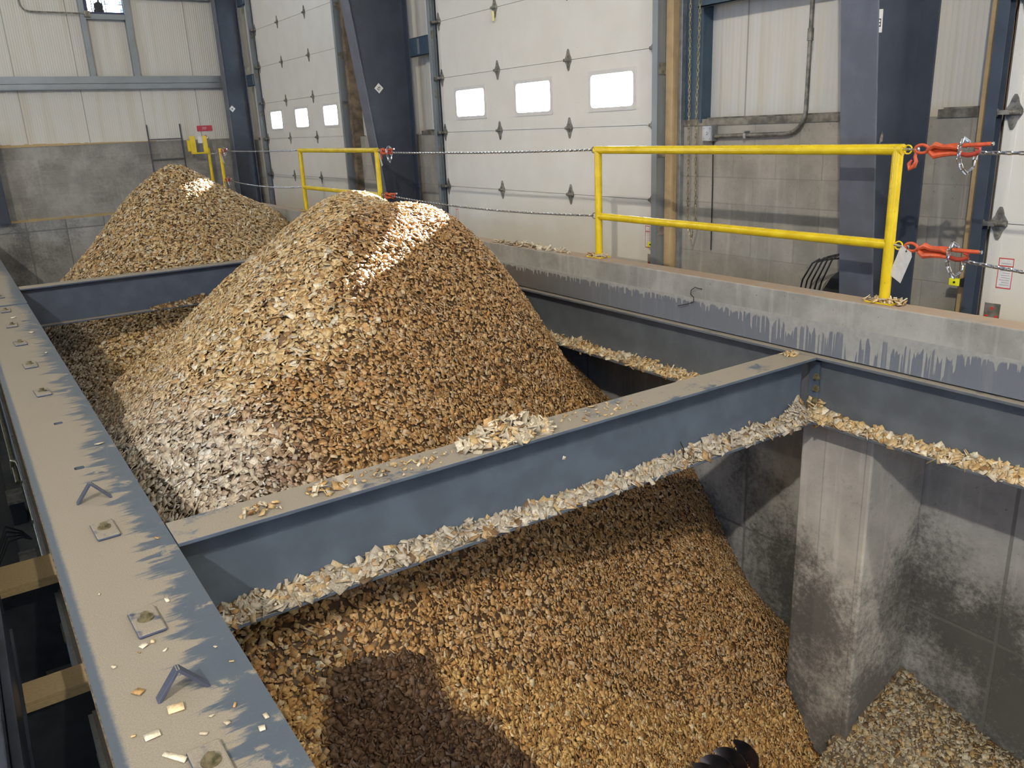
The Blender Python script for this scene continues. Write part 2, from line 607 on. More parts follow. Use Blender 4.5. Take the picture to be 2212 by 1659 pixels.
struct(MB().box(XL - 0.25, XL, YF, YB + 0.25, -3.2, ZTOP).build('wall_left', SHEETC))
struct(MB().box(XL, XW + 0.25, YF - 0.25, YF, -3.2, ZTOP).build('wall_front', SHEETC))
struct(MB().box(XL - 0.25, XW + 0.25, YF - 0.25, YB + 0.25, ZTOP, ZTOP + 0.2).build('ceiling', SHEETC))
fl = MB().box(3.93, XW + 0.25, YF, YB, ZF - 0.33, ZF)
struct(fl.build('floor', FLOORC))
struct(MB().box(-0.30, 5.0, YF, YB + 0.1, -3.3, -3.05).build('floor_pit', FLOORC))
struct(MB().box(XPW, XPW + 0.3, YF, YB, -3.05, ZF - 0.33).build('wall_pit_right', PITC))
struct(MB().box(XPIL, XPW, 1.985, 2.50, -3.05, ZB - 0.002).build('wall_pilaster', PILC, bevel=0.012))
struct(MB().box(-0.40, -0.12, YF, 15.97, -3.05, ZB - 0.01).build('wall_pit_left', PITC))
struct(MB().box(-6.0, 4.62, 15.97, YB, -3.05, 0.17).build('wall_pit_back', PITB, bevel=0.01))
struct(MB().box(-0.12, XPW, YF, YF + 0.3, -3.05, 0.0).build('wall_pit_front', PITC))

# kerb with plate
kc = MB().box(XC, XCB, -6.0, 15.9, 0.012, ZC)
tag(kc.build('concrete_kerb', CONC, bevel=0.008), 'long grey concrete kerb carrying the yellow guard rails beside the chip pit', 'kerb', kind='structure')
KERB = bpy.data.objects['concrete_kerb']
MB().box(XC - 0.006, XC + 0.002, -6.0, 15.9, 0.010, 0.205).build('facing_plate', PLATE, KERB)

# ---------------------------------------------------------------- girders and beams


def ibeam_x(name, y0, y1, x0, x1, label, dusty):
    r = empty(name, (x0, (y0 + y1) / 2, ZB), label, 'beam')
    m = MB()
    c = (y0 + y1) / 2
    m.box(x0, x1, y0, y1, -0.017, 0.0)
    m.box(x0, x1, c - 0.006, c + 0.006, ZB + 0.017, -0.017)
    m.box(x0, x1, y0, y1, ZB, ZB + 0.017)
    m.build('beam_section', dusty, r, bevel=0.003)
    return r


BEAM_DUST = m_steel('beam_steel_dusty_top', (0.100, 0.128, 0.165), dust=0.5)
near = ibeam_x('cross_beam', Y1, Y1B, 0.004, XR - 0.004, 'blue-grey steel cross beam in front with a chip mound on top', BEAM_DUST)
farb = ibeam_x('cross_beam', Y2, Y2B, 0.004, XR - 0.004, 'dark blue steel cross beam behind the big chip pile', m_steel('far_beam_steel', (0.075, 0.095, 0.135), dust=0.95))

gr = empty('edge_girder', (XR + 0.1, 5, ZB), 'blue-grey steel girder bolted along the pit side under the concrete kerb', 'girder')
g = MB()
g.box(XR, XR + 0.2, -6, 15.9, -0.017, 0.0)
g.box(XR + 0.096, XR + 0.106, -6, 15.9, ZB + 0.017, -0.017)
g.box(XR, XR + 0.2, -6, 15.9, ZB, ZB + 0.017)
g.build('girder_section', m_steel('edge_girder_steel', (0.13, 0.145, 0.155), dust=0.55), gr, bevel=0.003)
for yy in (2.312,):
    a = MB().box(XR + 0.07, XR + 0.096, Y1 + 0.03, Y1 + 0.098, -0.39, -0.05)
    a.build('connection_angle', STEEL_M, gr, bevel=0.004)
for i, z in enumerate((-0.148, -0.222, -0.298, -0.372)):
    b = MB()
    b.tube([(XR + 0.070 - 0.014, 2.300, z), (XR + 0.070, 2.300, z)], 0.017, 6)
    b.cyl((XR + 0.066, 2.300, z), (XR + 0.071, 2.300, z), 0.023, 16)
    b.cyl((XR + 0.040, 2.300, z), (XR + 0.058, 2.300, z), 0.009, 10)
    b.build('bolt', BRONZE, gr, smooth=True)

# left girder: two lengths with a butt joint


def plate_with_holes(m, x0, x1, y0, y1, z0, z1, holes, r=0.021):
    """plate whose top has rounded-square holes (list of (x, y)) cut right through"""
    ys = [y0]
    for hx, hy in sorted(holes, key=lambda q: q[1]):
        ys += [hy - 0.05, hy + 0.05]
    ys.append(y1)
    for i in range(0, len(ys) - 1, 2):
        m.box(x0, x1, ys[i], ys[i + 1], z0, z1)
    for hx, hy in holes:
        m.box(x0, hx - 0.05, hy - 0.05, hy + 0.05, z0, z1)
        m.box(hx + 0.05, x1, hy - 0.05, hy + 0.05, z0, z1)
        n = 24
        out, inn = [], []
        for k in range(n):
            a = 2 * PI * k / n
            c, s = math.cos(a), math.sin(a)
            q = 0.05 / max(abs(c), abs(s))
            out.append((hx + c * q, hy + s * q))
            e = r / (abs(c) ** 5 + abs(s) ** 5) ** 0.2
            inn.append((hx + c * e, hy + s * e))
        v = [(x, y, z1) for x, y in out] + [(x, y, z1) for x, y in inn] + [(x, y, z0) for x, y in inn]
        f = [(k, (k + 1) % n, n + (k + 1) % n, n + k) for k in range(n)]
        f += [(n + k, n + (k + 1) % n, 2 * n + (k + 1) % n, 2 * n + k) for k in range(n)]
        m.add(v, f)


def left_girder(y0, y1, dz, holes, label):
    r = empty('box_girder', (-0.19, (y0 + y1) / 2, ZB), label, 'girder')
    m = MB()
    plate_with_holes(m, -0.386, 0.0, y0, y1, -0.020 + dz, dz, holes)
    m.build('top_plate', GIRDER_M, r)
    m = MB()
    m.box(-0.372, -0.355, y0, y1, ZB, -0.020 + dz).box(-0.020, -0.003, y0, y1, ZB, -0.020 + dz)
    m.box(-0.386, 0.0, y0, y1, ZB - 0.02, ZB).box(-0.355, -0.02, y0, y1, -0.13, -0.12)
    m.build('girder_webs', m_steel('girder_web', (0.05, 0.05, 0.05), dust=0.9), r)
    e = MB().box(-0.390, -0.3855, y0, y1, -0.021 + dz, -0.002 + dz)
    e.build('rusty_lip', plain('rusty_edge', (0.16, 0.125, 0.085), 0.9, 0, 0.3, 40), r)
    return r


lg1 = left_girder(-5.0, 8.224, 0.0, [(-0.187, 3.325), (-0.189, 4.103)], 'broad dusty girder top with bolted clips running from the foreground to its joint')
lg2 = left_girder(8.232, 15.95, 0.012, [], 'far length of dusty girder beyond the joint at the left edge')


def bolt_plate(y, parent, x=-0.197, rot=0.04, dz=0.0):
    p = MB()
    c, s = math.cos(rot), math.sin(rot)
    p.obox((x, y, 0.006 + dz), (0.041 * c, 0.041 * s, 0), (-0.083 * s, 0.083 * c, 0), (0, 0, 0.006))
    pl = p.build('bolt_plate', GIRDER_CLIP, parent, bevel=0.006)
    b = MB()
    b.cyl((x, y + 0.01, 0.012 + dz), (x, y + 0.01, 0.016 + dz), 0.024, 20)
    b.tube([(x, y + 0.01, 0.016 + dz), (x, y + 0.01, 0.031 + dz)], 0.0145, 6)
    b.build('bolt', BRONZE, pl)


t = NT('dusty_clip_paint')
k = t.math('MULTIPLY', t.step(t.up(), 0.75, 0.95), t.step(t.noise(16, 5), 0.30, 0.46))
gcol = t.mix(t.step(t.noise(240, 4), 0.3, 0.7), tuple(q * 0.8 for q in DUST), tuple(q * 1.1 for q in DUST))
GIRDER_CLIP = t.done(t.mix(k, (0.06, 0.075, 0.12), gcol), t.step(k, 0, 1, 0.35, 0.95), 0, 0.45)
for y in (1.03, 1.775, 2.545, 4.79, 5.58, 6.38, 7.17, 7.95):
    bolt_plate(y, lg1, rot=random.uniform(-0.06, 0.06))
for y in (8.75, 9.55, 10.35):
    bolt_plate(y, lg2, dz=0.012, rot=random.uniform(-0.06, 0.06))


def lift_bracket(y, par):
    m = MB()
    a, b, top = Vector((-0.250, y, 0.0)), Vector((-0.122, y - 0.010, 0.0)), Vector((-0.190, y - 0.004, 0.080))
    for p, q in ((a, top), (b, top)):
        d = (q - p).normalized()
        nrm = Vector((0, 1, 0)).cross(d).normalized()
        m.obox((p + q) / 2 - Vector((0, 0, 0.002)), d * ((q - p).length / 2), Vector((0, 0.016, 0)), nrm * 0.0045)
    m.build('angle_bracket', m_steel('bracket_paint', (0.075, 0.085, 0.12), dust=0.5, rough=0.3), par, bevel=0.0015)


lift_bracket(1.368, lg1)
lift_bracket(2.893, lg1)

# ---------------------------------------------------------------- conveyor gap left of the girder
pf = empty('walkway_platform', (-0.9, 2, -0.4), 'dark blue steel walkway edge at the lower left corner', 'platform')
m = MB().box(-3.2, -0.598, -5, 9, -0.02, 0.0).box(-0.640, -0.600, -5, 9, -0.34, -0.02)
m.build('edge_channel', DARKBLUE, pf, bevel=0.004)
m = MB().box(-0.598, -0.572, -5, 2.55, -0.30, -0.075).box(-0.598, -0.562, -5, 2.55, -0.30, -0.28)
m.build('toe_angle', DARKBLUE, pf, bevel=0.003)
for y0, y1, lab in ((2.935, 3.16, 'dust-covered tan cross member in the gap left of the girder, the farther one'), (2.062, 2.185, 'dust-covered cross member in the gap left of the girder, nearer and in shade')):
    m = MB().box(-0.600, -0.374, y0, y1, -0.315, -0.30).box(-0.600, -0.374, y0, y0 + 0.012, -0.34, -0.315)
    r = empty('cross_member', (-0.48, (y0 + y1) / 2, -0.9), lab, 'cross member')
    m.build('dusty_flange', DUSTM, r, bevel=0.002)
    MB().box(-0.600, -0.374, y1 - 0.10, y1 - 0.09, -0.9, -0.315).build('web_plate', DARKM, r)
ls = MB().box(-0.50, -0.374, -5, 15, -1.05, -0.80)
tag(ls.build('concrete_ledge', m_concrete('ledge_concrete', (0.20, 0.185, 0.15), dark=0.35)), 'narrow grey concrete ledge deep in the gap beside the girder', 'ledge', kind='structure')
struct(MB().box(-14, -0.374, -6, 15.97, -1.25, -1.05).build('floor_trench', DARKM))
m = MB().tube([(-0.60, 2.34, -0.585), (-0.53, 2.42, -0.575), (-0.47, 2.43, -0.575), (-0.425, 2.39, -0.575), (-0.400, 2.30, -0.58), (-0.392, 2.15, -0.60), (-0.390, 1.9, -0.62), (-0.390, 1.2, -0.65)], 0.011, 12)
tag(m.build('bent_conduit', BRASSY, smooth=True), 'bent brassy conduit curving over the ledge at the bottom left', 'conduit')
c1 = empty('straight_conduit', (-0.40, 2.5, -0.7), 'straight conduit along the ledge ending in a coupling near the bottom left', 'conduit')
MB().tube([(-0.392, 2.50, -0.74), (-0.392, 1.2, -0.74)], 0.010, 12).build('pipe', BRASSY, c1, smooth=True)
MB().cyl((-0.392, 2.46, -0.74), (-0.392, 2.56, -0.74), 0.017, 12).build('coupling', GALV_D, c1, smooth=True)
c2 = empty('straight_conduit', (-0.40, 4.5, -0.62), 'straight conduit running back between the girder and the wiring boxes', 'conduit')
MB().tube([(-0.395, 2.9, -0.60), (-0.395, 5.3, -0.60), (-0.402, 5.45, -0.60), (-0.43, 5.5, -0.60), (-0.44, 5.52, -0.7)], 0.012, 12).build('pipe', BRASSY, c2, smooth=True)
for y in (3.4, 4.3, 5.0):
    MB().box(-0.415, -0.375, y - 0.012, y + 0.012, -0.615, -0.585).build('pipe_clip', GALV_D, c2)
c3 = MB().tube([(-0.425, 5.2, -0.66), (-0.43, 8.8, -0.62)], 0.014, 10)
tag(c3.build('far_conduit', BRASSY, smooth=True), 'dusty conduit far back in the gap at the left picture edge', 'conduit')
for y, sx, lab in ((3.95, 0.04, 'small dusty wiring box on the ledge beside the conduit, the nearer box'), (4.95, 0.05, 'taller dark wiring box on the ledge, the farther box')):
    r = empty('wiring_box', (-0.46, y, -0.8), lab, 'box')
    MB().box(-0.50, -0.50 + sx + 0.03, y - 0.12, y + 0.12, -0.80, -0.66).build('box_body', GALV_D if sx < 0.045 else DARKM, r, bevel=0.004)
    MB().box(-0.505, -0.50 + sx + 0.035, y - 0.125, y + 0.125, -0.66, -0.652).build('cover', GALV_D, r)
m = MB()
for k in range(4):
    m.tube([(-0.62, 4.05 + 0.05 * k, -0.72), (-0.54, 4.22 + 0.05 * k, -0.64 + 0.012 * k), (-0.47, 4.34 + 0.03 * k, -0.68), (-0.43, 4.42, -0.74)], 0.006, 8)
tag(m.build('cable_bundle', BLACK, smooth=True), 'loose black cable bundle crossing the gap beside the girder', 'cable')

# ---------------------------------------------------------------- doors
ZS = [ZF + 0.001, 0.746, 1.365, 1.970, 2.573, 3.180, 3.790, 4.40]


def hinge_mesh():
    m = MB()
    pts = [(0, 0.007, 0.096), (0, 0.017, 0.078), (0, 0.027, 0.045), (0, 0.048, 0.014), (0, 0.048, -0.014), (0, 0.027, -0.045), (0, 0.017, -0.078), (0, 0.007, -0.096)]
    pts += [(0, -y, z) for _, y, z in reversed(pts)]
    m.prism(pts, (-0.005, 0, 0))
    m.cyl((-0.016, -0.046, 0.0), (-0.016, 0.046, 0.0), 0.014, 10)
    m.box(-0.022, -0.004, -0.02, 0.02, -0.012, 0.012)
    for z in (0.062, -0.062, 0.03, -0.03):
        m.cyl((-0.012, 0, z), (-0.004, 0, z), 0.006, 6)
    return m


def rounded_rect(x, yc, zc, hy, hz, r, n=5):
    pts = []
    for sy, sz, a0 in ((1, 1, 0), (-1, 1, 90), (-1, -1, 180), (1, -1, 270)):
        for k in range(n + 1):
            a = math.radians(a0 + 90 * k / n)
            pts.append((x, yc + sy * (hy - r) + r * math.cos(a), zc + sz * (hz - r) + r * math.sin(a)))
    return pts


HINGE = None


def door(idx, y0, y1, wins, hys, eye=True):
    global HINGE
    d = empty('door_%d' % idx, ((XD + 0.02), (y0 + y1) / 2, ZF), kind='structure')
    d['label'] = ['white sectional door at the right picture edge', 'white sectional door behind the chains with the largest windows', 'white sectional door farthest back, left of the tall column'][idx - 1]
    for i in range(7):
        z0, z1 = ZS[i] + 0.002, ZS[i + 1] - 0.002
        m = MB()
        if i == 2:
            m.box(XD, XD + 0.045, y0, y1, z0, 1.520).box(XD, XD + 0.045, y0, y1, 1.823, z1)
            e = y0
            for a, b in sorted(wins):
                m.box(XD, XD + 0.045, e, a - 0.012, 1.520, 1.823)
                e = b + 0.012
            m.box(XD, XD + 0.045, e, y1, 1.520, 1.823)
        else:
            m.box(XD, XD + 0.045, y0, y1, z0, z1)
        if i != 2:
            m.box(XD + 0.030, XD + 0.045, y0, y1, z0 - 0.012, z1 + 0.012)
        sec = m.build('door_section', DOOR, d)
        if i == 2:
            for a, b in wins:
                yc, hy = (a + b) / 2, (b - a) / 2
                zc, hz = 1.6715, 0.1395
                outer = rounded_rect(XD - 0.008, yc, zc, hy + 0.035, hz + 0.035, 0.012)
                inner = rounded_rect(XD - 0.008, yc, zc, hy, hz, 0.035)
                n = len(outer)
                v = outer + inner + [(XD + 0.04, y, z) for _, y, z in inner] + [(XD + 0.001, y, z) for _, y, z in outer]
                f = [(k, (k + 1) % n, n + (k + 1) % n, n + k) for k in range(n)]
                f += [(n + k, n + (k + 1) % n, 2 * n + (k + 1) % n, 2 * n + k) for k in range(n)]
                f += [(k, (k + 1) % n, 3 * n + (k + 1) % n, 3 * n + k) for k in range(n)]
                fr = MB().add(v, f).build('window_frame', RIMW, d)
                MB().box(XD + 0.020, XD + 0.024, a - 0.01, b + 0.01, zc - hz - 0.01, zc + hz + 0.01).build('pane', GLASS, fr)
        if 0 < i:
            for hy in hys + [y0 + 0.045, y1 - 0.045]:
                if HINGE is None:
                    HINGE = hinge_mesh().build('hinge', GALV_D, None, smooth=True)
                    h = HINGE
                else:
                    h = HINGE.copy()
                    COL.objects.link(h)
                h.parent = d
                h.location = Vector((XD - 0.001, hy, ZS[i])) - d.location
    # end stiles and rollers
    for yy in (y0 + 0.012, y1 - 0.012):
        MB().box(XD - 0.002, XD, yy - 0.06, yy + 0.012, ZF, 4.4).build('end_stile', DOOR, d)
        m = MB()
        for z in ZS[1:7]:
            sgn = -1 if yy < (y0 + y1) / 2 else 1
            m.cyl((XD - 0.045, yy + sgn * 0.05, z), (XD - 0.045, yy - sgn * 0.04, z), 0.007, 8)
            m.cyl((XD - 0.045, yy + sgn * 0.035, z), (XD - 0.045, yy + sgn * 0.055, z), 0.022, 12)
            m.box(XD - 0.06, XD, yy - 0.03, yy + 0.03, z - 0.012, z + 0.012)
        m.build('rollers', GALV_D, d, smooth=True)
    MB().box(XD - 0.004, XD + 0.05, y0, y1, ZF - 0.001, ZF + 0.03).build('bottom_seal', BLACK, d)
    return d


def label_sheet(par, x, yc, z0, z1, w):
    """small warning label: white sheet, red border bars, grey text lines"""
    s = MB().box(x - 0.0015, x, yc - w / 2, yc + w / 2, z0, z1).build('warning_label', WHITE, par)
    m = MB()
    for z in (z0, z0 + (z1 - z0) * 0.72, z1 - 0.006):
        m.box(x - 0.0025, x - 0.0015, yc - w / 2, yc + w / 2, z, z + 0.006)
    for yy in (yc - w / 2, yc + w / 2 - 0.004):
        m.box(x - 0.0025, x - 0.0015, yy, yy + 0.004, z0, z1)
    m.build('red_border', REDINK, s)
    m = MB()
    z = z0 + 0.02
    while z < z1 - 0.02:
        m.box(x - 0.0022, x - 0.0015, yc - w * 0.34, yc + w * random.uniform(0.1, 0.34), z, z + 0.004)
        z += 0.014
    m.build('print', plain('grey_print', (0.38, 0.36, 0.35), 0.7, 0, 0), s)


d1 = door(1, *DOORS[0], [(-1.55, -0.95), (-0.35, 0.25), (0.85, 1.44)], [0.58, -0.62])
d2 = door(2, *DOORS[1], [(4.899, 5.468), (6.088, 6.670), (7.285, 7.877)], [7.003, 5.795])
d3 = door(3, *DOORS[2], [(11.352, 11.880), (12.554, 13.105), (13.778, 14.330)], [13.48, 12.257])
label_sheet(d2, XD, 4.71, 0.33, 0.52, 0.06)
label_sheet(d2, XD, 8.02, 0.36, 0.52, 0.05)
label_sheet(d1, XD, 1.675, 0.37, 0.55, 0.085)
for d, y in ((d2, 4.66), (d1, 1.72)):
    pl = MB().box(XD - 0.004, XD, y - 0.045, y + 0.045, ZF + 0.03, ZF + 0.14).build('corner_bracket', GALV_D, d)
    m = MB()
    for dy, dz in ((-0.028, 0.06), (0.028, 0.06), (0.0, 0.11)):
        m.cyl((XD - 0.009, y + dy, ZF + dz), (XD - 0.004, y + dy, ZF + dz), 0.010, 8)
    m.build('screws', REDINK, pl)
# bright handle on the upper seam of door 2
m = MB().obox((XD - 0.03, 7.0, 2.49), (0.012, 0, 0), (0, 0.016, 0), (0, 0, 0.05))
m.build('plastic_tag', plain('clear_yellow_plastic', (0.75, 0.70, 0.35), 0.3, 0, 0.05), d2, bevel=0.008)

# unseen board on a post, added to block sun through one door window
r = empty('sun_block_board', (5.6, 5.45, ZF), 'unseen board on a steel post added to block sun through the middle white door', 'sign')
MB().box(5.55, 5.61, 5.42, 5.48, ZF - 0.2, 2.30).build('post', GALV_B, r)
MB().box(5.535, 5.55, 5.42, 6.24, 1.905, 2.30).build('board', GALV_D, r)

# vertical door tracks, one on each jamb
JAMBD = m_steel('dark_track_paint', (0.045, 0.06, 0.085))
track_labels = {(1, 1): 'galvanised door track beside the tan timber jamb at the right picture edge', (2, 0): 'galvanised door track on the right edge of the middle white door', (2, 1): 'galvanised door track on the left edge of the middle white door', (3, 0): 'door track on the right edge of the farthest white door', (3, 1): 'door track on the left edge of the farthest white door'}
for (di, side), lab in track_labels.items():
    y0, y1 = DOORS[di - 1]
    s = 1 if side else -1
    e = y1 if side else y0
    r = empty('door_track', (XD, e + s * 0.06, ZF), lab, 'door track')
    m = MB()
    ys = sorted((e + s * 0.012, e + s * 0.016))
    m.box(XD - 0.085, XD - 0.02, ys[0] + s * 0.055, ys[1] + s * 0.055, ZF, 4.5)
    a, b = sorted((e + s * 0.008, e + s * 0.071))
    m.box(XD - 0.087, XD - 0.084, a, b, ZF, 4.5)
    m.box(XD - 0.022, XD - 0.019, a, b, ZF, 4.5)
    m.build('track_channel', JAMBD if di == 1 else GALV_B, r)
    m = MB()
    a, b = sorted((e + s * 0.066, e + s * 0.070))
    m.box(XD - 0.06, XW - 0.03, a, b, ZF, 4.5)
    m.build('mounting_angle', GALV if di == 1 else GALV_B, r)
    for z in (0.5, 1.15, 1.8, 2.45, 3.1):
        a, b = sorted((e + s * 0.064, e + s * 0.078))
        q = MB().box(XD - 0.075, XD + 0.03, a, b, z - 0.045, z + 0.045)
        q.cyl((XD - 0.05, b, z - 0.02), (XD - 0.05, b + 0.012, z - 0.02), 0.009, 8).cyl((XD - 0.05, b, z + 0.02), (XD - 0.05, b + 0.012, z + 0.02), 0.009, 8)
        q.build('track_bracket', GALV_D, r)
# timber jambs
for n, (y0, y1, lab) in enumerate(((4.437, 4.515, 'raw timber jamb post between the middle door track and grey steel jamb'), (1.868, 1.955, 'tan timber jamb post left of the door at the right picture edge'), (8.30, 8.345, 'narrow timber jamb post left of the middle door'), (10.86, 10.95, 'timber jamb post right of the farthest door'))):
    m = MB().box(XW - (0.075 if n == 1 else 0.10), XW + 0.09, y0, y1, ZF, 4.5)
    struct(m.build('trim_%d' % (n + 1), WOODT if n < 2 else WOODD, bevel=0.004), lab)
# steel jambs behind the hanging chain and beside the column
m = MB().box(XW + 0.01, XW + 0.09, 4.19, 4.40, 1.365, 4.5).box(XW - 0.02, XW + 0.01, 4.19, 4.21, 1.365, 4.5)
tag(m.build('steel_jamb', JAMB, bevel=0.003), 'dark teal steel jamb channel behind the hanging hoist chain', 'jamb')
m = MB().box(XW - 0.04, XW + 0.01, 4.395, 4.43, ZF, 4.5)
tag(m.build('jamb_angle', GALV, bevel=0.003), 'thin bright steel angle right of the timber jamb of the middle door', 'jamb')

# photo eyes
for x, y, z, lab, s in ((XD - 0.05, 4.575, 0.372, 'yellow photo eye on the right track of the middle door', 1), (XD - 0.05, 8.30, 0.375, 'yellow photo eye low on the left track of the middle door', 1), (XD - 0.05, 1.90, 0.385, 'yellow photo eye beside the door at the right picture edge', 1)):
    r = empty('photo_eye', (x, y, z - 0.05), lab, 'sensor')
    MB().box(x - 0.02, x + 0.015, y + 0.0, y + 0.065, z - 0.022, z + 0.022).build('yellow_face', YEL2, r, bevel=0.004)
    MB().box(x - 0.018, x + 0.04, y - 0.055, y, z - 0.026, z + 0.026).build('black_housing', BLACK, r, bevel=0.006)
    MB().cyl((x - 0.024, y + 0.03, z), (x - 0.020, y + 0.03, z), 0.007, 10).build('lens', BLACK, r)

# ---------------------------------------------------------------- columns and girts


def column(y0, y1, xb, lean, xo, label, lab2=None):
    c = (y0 + y1) / 2
    zt = ZTOP
    r = empty('steel_column', ((xb + xo) / 2, c, ZF), label, 'column')
    xt = xb - lean * (zt - ZF)
    fl_ = 0.014
    MB().prism([(xb, y0, ZF), (xb + fl_, y0, ZF), (xt + fl_, y0, zt), (xt, y0, zt)], (0, y1 - y0, 0)).build('inner_flange', STEEL_FLANGE, r, bevel=0.002)
    MB().prism([(xb + fl_, c - 0.004, ZF), (xo, c - 0.004, ZF), (xo, c - 0.004, zt), (xt + fl_, c - 0.004, zt)], (0, 0.008, 0)).build('web', STEEL_COL, r)
    MB().box(xo, xo + fl_, y0, y1, ZF, zt).build('outer_flange', STEEL_COL, r, bevel=0.002)
    MB().box(xb - 0.03, xo + 0.02, y0 - 0.02, y1 + 0.02, ZF, ZF + 0.02).build('base_plate', STEEL_COL, r)
    return r


colB = column(2.245, 2.478, 4.215, 0.112, 4.62, 'tall tapered blue-grey steel column behind the right guard rail')
colA = column(8.955, 9.175, 4.215, 0.125, 4.62, 'tall tapered dark steel column between the two white doors')
colC = column(15.52, 15.74, 4.235, 0.0, 4.62, 'dark steel corner column left of the farthest door')
m = MB().box(0.10, 0.40, 15.80, 15.815, 0.172, 1.75).box(0.39, 0.40, 15.74, 15.88, 0.172, 1.75)  # dark sheet standing in for a column's shadow on the block wall
tag(m.build('shadow_strip', STEEL_COL), 'dark upright strip standing in for a column shadow at the left picture edge', 'column')


def sticker(par, c, a, b, bars):
    """a flat label: centre, half axes, and small dark strokes as (u0,u1,v0,v1)"""
    c, a, b = Vector(c), Vector(a), Vector(b)
    n = a.cross(b).normalized() * 0.0012
    if n.y > 0:
        n = -n
    s = MB().obox(c, a, b, n).build('sticker', WHITE, par)
    m = MB()
    for u0, u1, v0, v1 in bars:
        m.obox(c + n * 1.4 + a * (u0 + u1) / 2 + b * (v0 + v1) / 2, a * (u1 - u0) / 2, b * (v1 - v0) / 2, n * 0.4)
    m.build('print', INK, s)


q = 0.030
sticker(colA, (4.222, 9.060, 1.913), (q, 0, q), (-q, 0, q), [(-0.5, -0.3, -0.45, 0.4), (-0.05, 0.15, -0.1, 0.5), (-0.05, 0.15, -0.5, -0.25), (0.35, 0.5, -0.4, 0.1), (-0.05, 0.5, 0.05, 0.2)])
sticker(colC, (4.330, 15.622, 1.925), (q, 0, q), (-q, 0, q), [(-0.3, 0.2, -0.3, 0.25)])
sticker(colB, (4.200, 2.357, 1.895), (0.034, 0, 0.002), (-0.002, 0, 0.062), [(-0.1, 0.55, 0.1, 0.2), (0.4, 0.55, -0.5, 0.2), (-0.1, 0.4, -0.5, -0.38), (-0.1, 0.4, -0.2, -0.1), (-0.65, -0.5, -0.6, 0.7), (-0.4, -0.3, -0.3, 0.6)])
# chipped paint scar on the column web
t = plain('scraped_paint', (0.22, 0.19, 0.17), 0.9, 0, 0.3, 60)
MB().prism([(4.318, 2.355, 1.222), (4.300, 2.355, 1.20), (4.306, 2.355, 1.245), (4.322, 2.355, 1.283), (4.336, 2.355, 1.26), (4.334, 2.355, 1.225)], (0, -0.002, 0)).build('paint_scar', t, colB)

# girts
for y0, y1, z0, z1, lab in ((8.36, 9.10, 2.26, 2.47, 'horizontal steel girt on the ribbed wall between middle door and tall column'), (14.73, 15.5, 2.30, 2.50, 'horizontal steel girt on the ribbed wall left of the farthest door'), (14.73, 15.5, 3.65, 3.88, 'upper steel girt beside the dark corner column'), (2.5, 4.19, 2.215, 2.42, 'horizontal steel girt crossing above the conduit beside the column')):
    r = empty('wall_girt', (XW, (y0 + y1) / 2, z0), lab, 'girt')
    mm = MB().box(XW - 0.09, XW - 0.085, y0, y1, z0, z1).box(XW - 0.09, XW + 0.09, y0, y1, z1 - 0.005, z1).box(XW - 0.09, XW - 0.03, y0, y1, z0, z0 + 0.006)
    mm.build('girt_section', JAMB, r)
    MB().box(XW - 0.095, XW - 0.09, (y0 + y1) / 2 - 0.02, (y0 + y1) / 2 + 0.02, z0 + 0.02, z1 - 0.02).build('clip', GALV_B, r)
for y0, y1, lab in ((2.50, 4.40, 'base angle on top of the block wall between jamb and column'), (1.93, 2.24, 'dark base angle on the block wall right of the column'), (8.36, 8.95, 'rusty base angle on the block wall left of the middle door'), (14.75, 15.5, 'rusty base angle on the block wall beside the corner column')):
    m = MB().box(XW - 0.008, XW + 0.10, y0, y1, 1.346, 1.353).box(XW + 0.05, XW + 0.058, y0, y1, 1.353, 1.405).box(XW - 0.010, XW - 0.006, y0, y1, 1.345, 1.395)
    tag(m.build('base_angle', plain('weathered_angle', (0.24, 0.215, 0.175), 0.6, 0.2, 0.3, 12)), lab, 'angle')

# back wall framing
r = empty('wall_girt', (0, YB, 2.32), 'long two-tone galvanised girt across the back wall', 'girt')
m = MB()
for z0, z1 in ((2.415, 2.53), (2.325, 2.408)):
    m.box(-8, 4.33, YB - 0.115, YB - 0.110, z0, z1).box(-8, 4.33, YB - 0.11, YB + 0.03, z1 - 0.006, z1)
m.box(-8, 4.33, YB - 0.10, YB + 0.03, 2.315, 2.325)
m.build('girt_channels', GALV_B, r)
for x0, x1, lab in ((2.09, 2.17, 'upright galvanised stud left of the louvred fan opening'), (2.80, 2.90, 'upright galvanised stud right of the louvred fan opening')):
    m = MB().box(x0, x1, YB - 0.09, YB - 0.085, 2.53, 5.2).box(x0, x0 + 0.006, YB - 0.085, YB + 0.03, 2.53, 5.2).box(x1 - 0.006, x1, YB - 0.085, YB + 0.03, 2.53, 5.2)
    tag(m.build('wall_stud', GALV_B), lab, 'stud')
m = MB().box(2.172, 2.798, YB - 0.09, YB + 0.03, 3.455, 3.54)
tag(m.build('opening_sill', GALV_B, bevel=0.003), 'galvanised sill under the louvred fan on the back wall', 'sill')
m = MB().box(2.91, 4.30, YB - 0.09, YB + 0.03, 3.82, 4.02)
tag(m.build('wall_girt', GALV_B, bevel=0.003), 'upper galvanised girt on the back wall beside the corner column', 'girt')
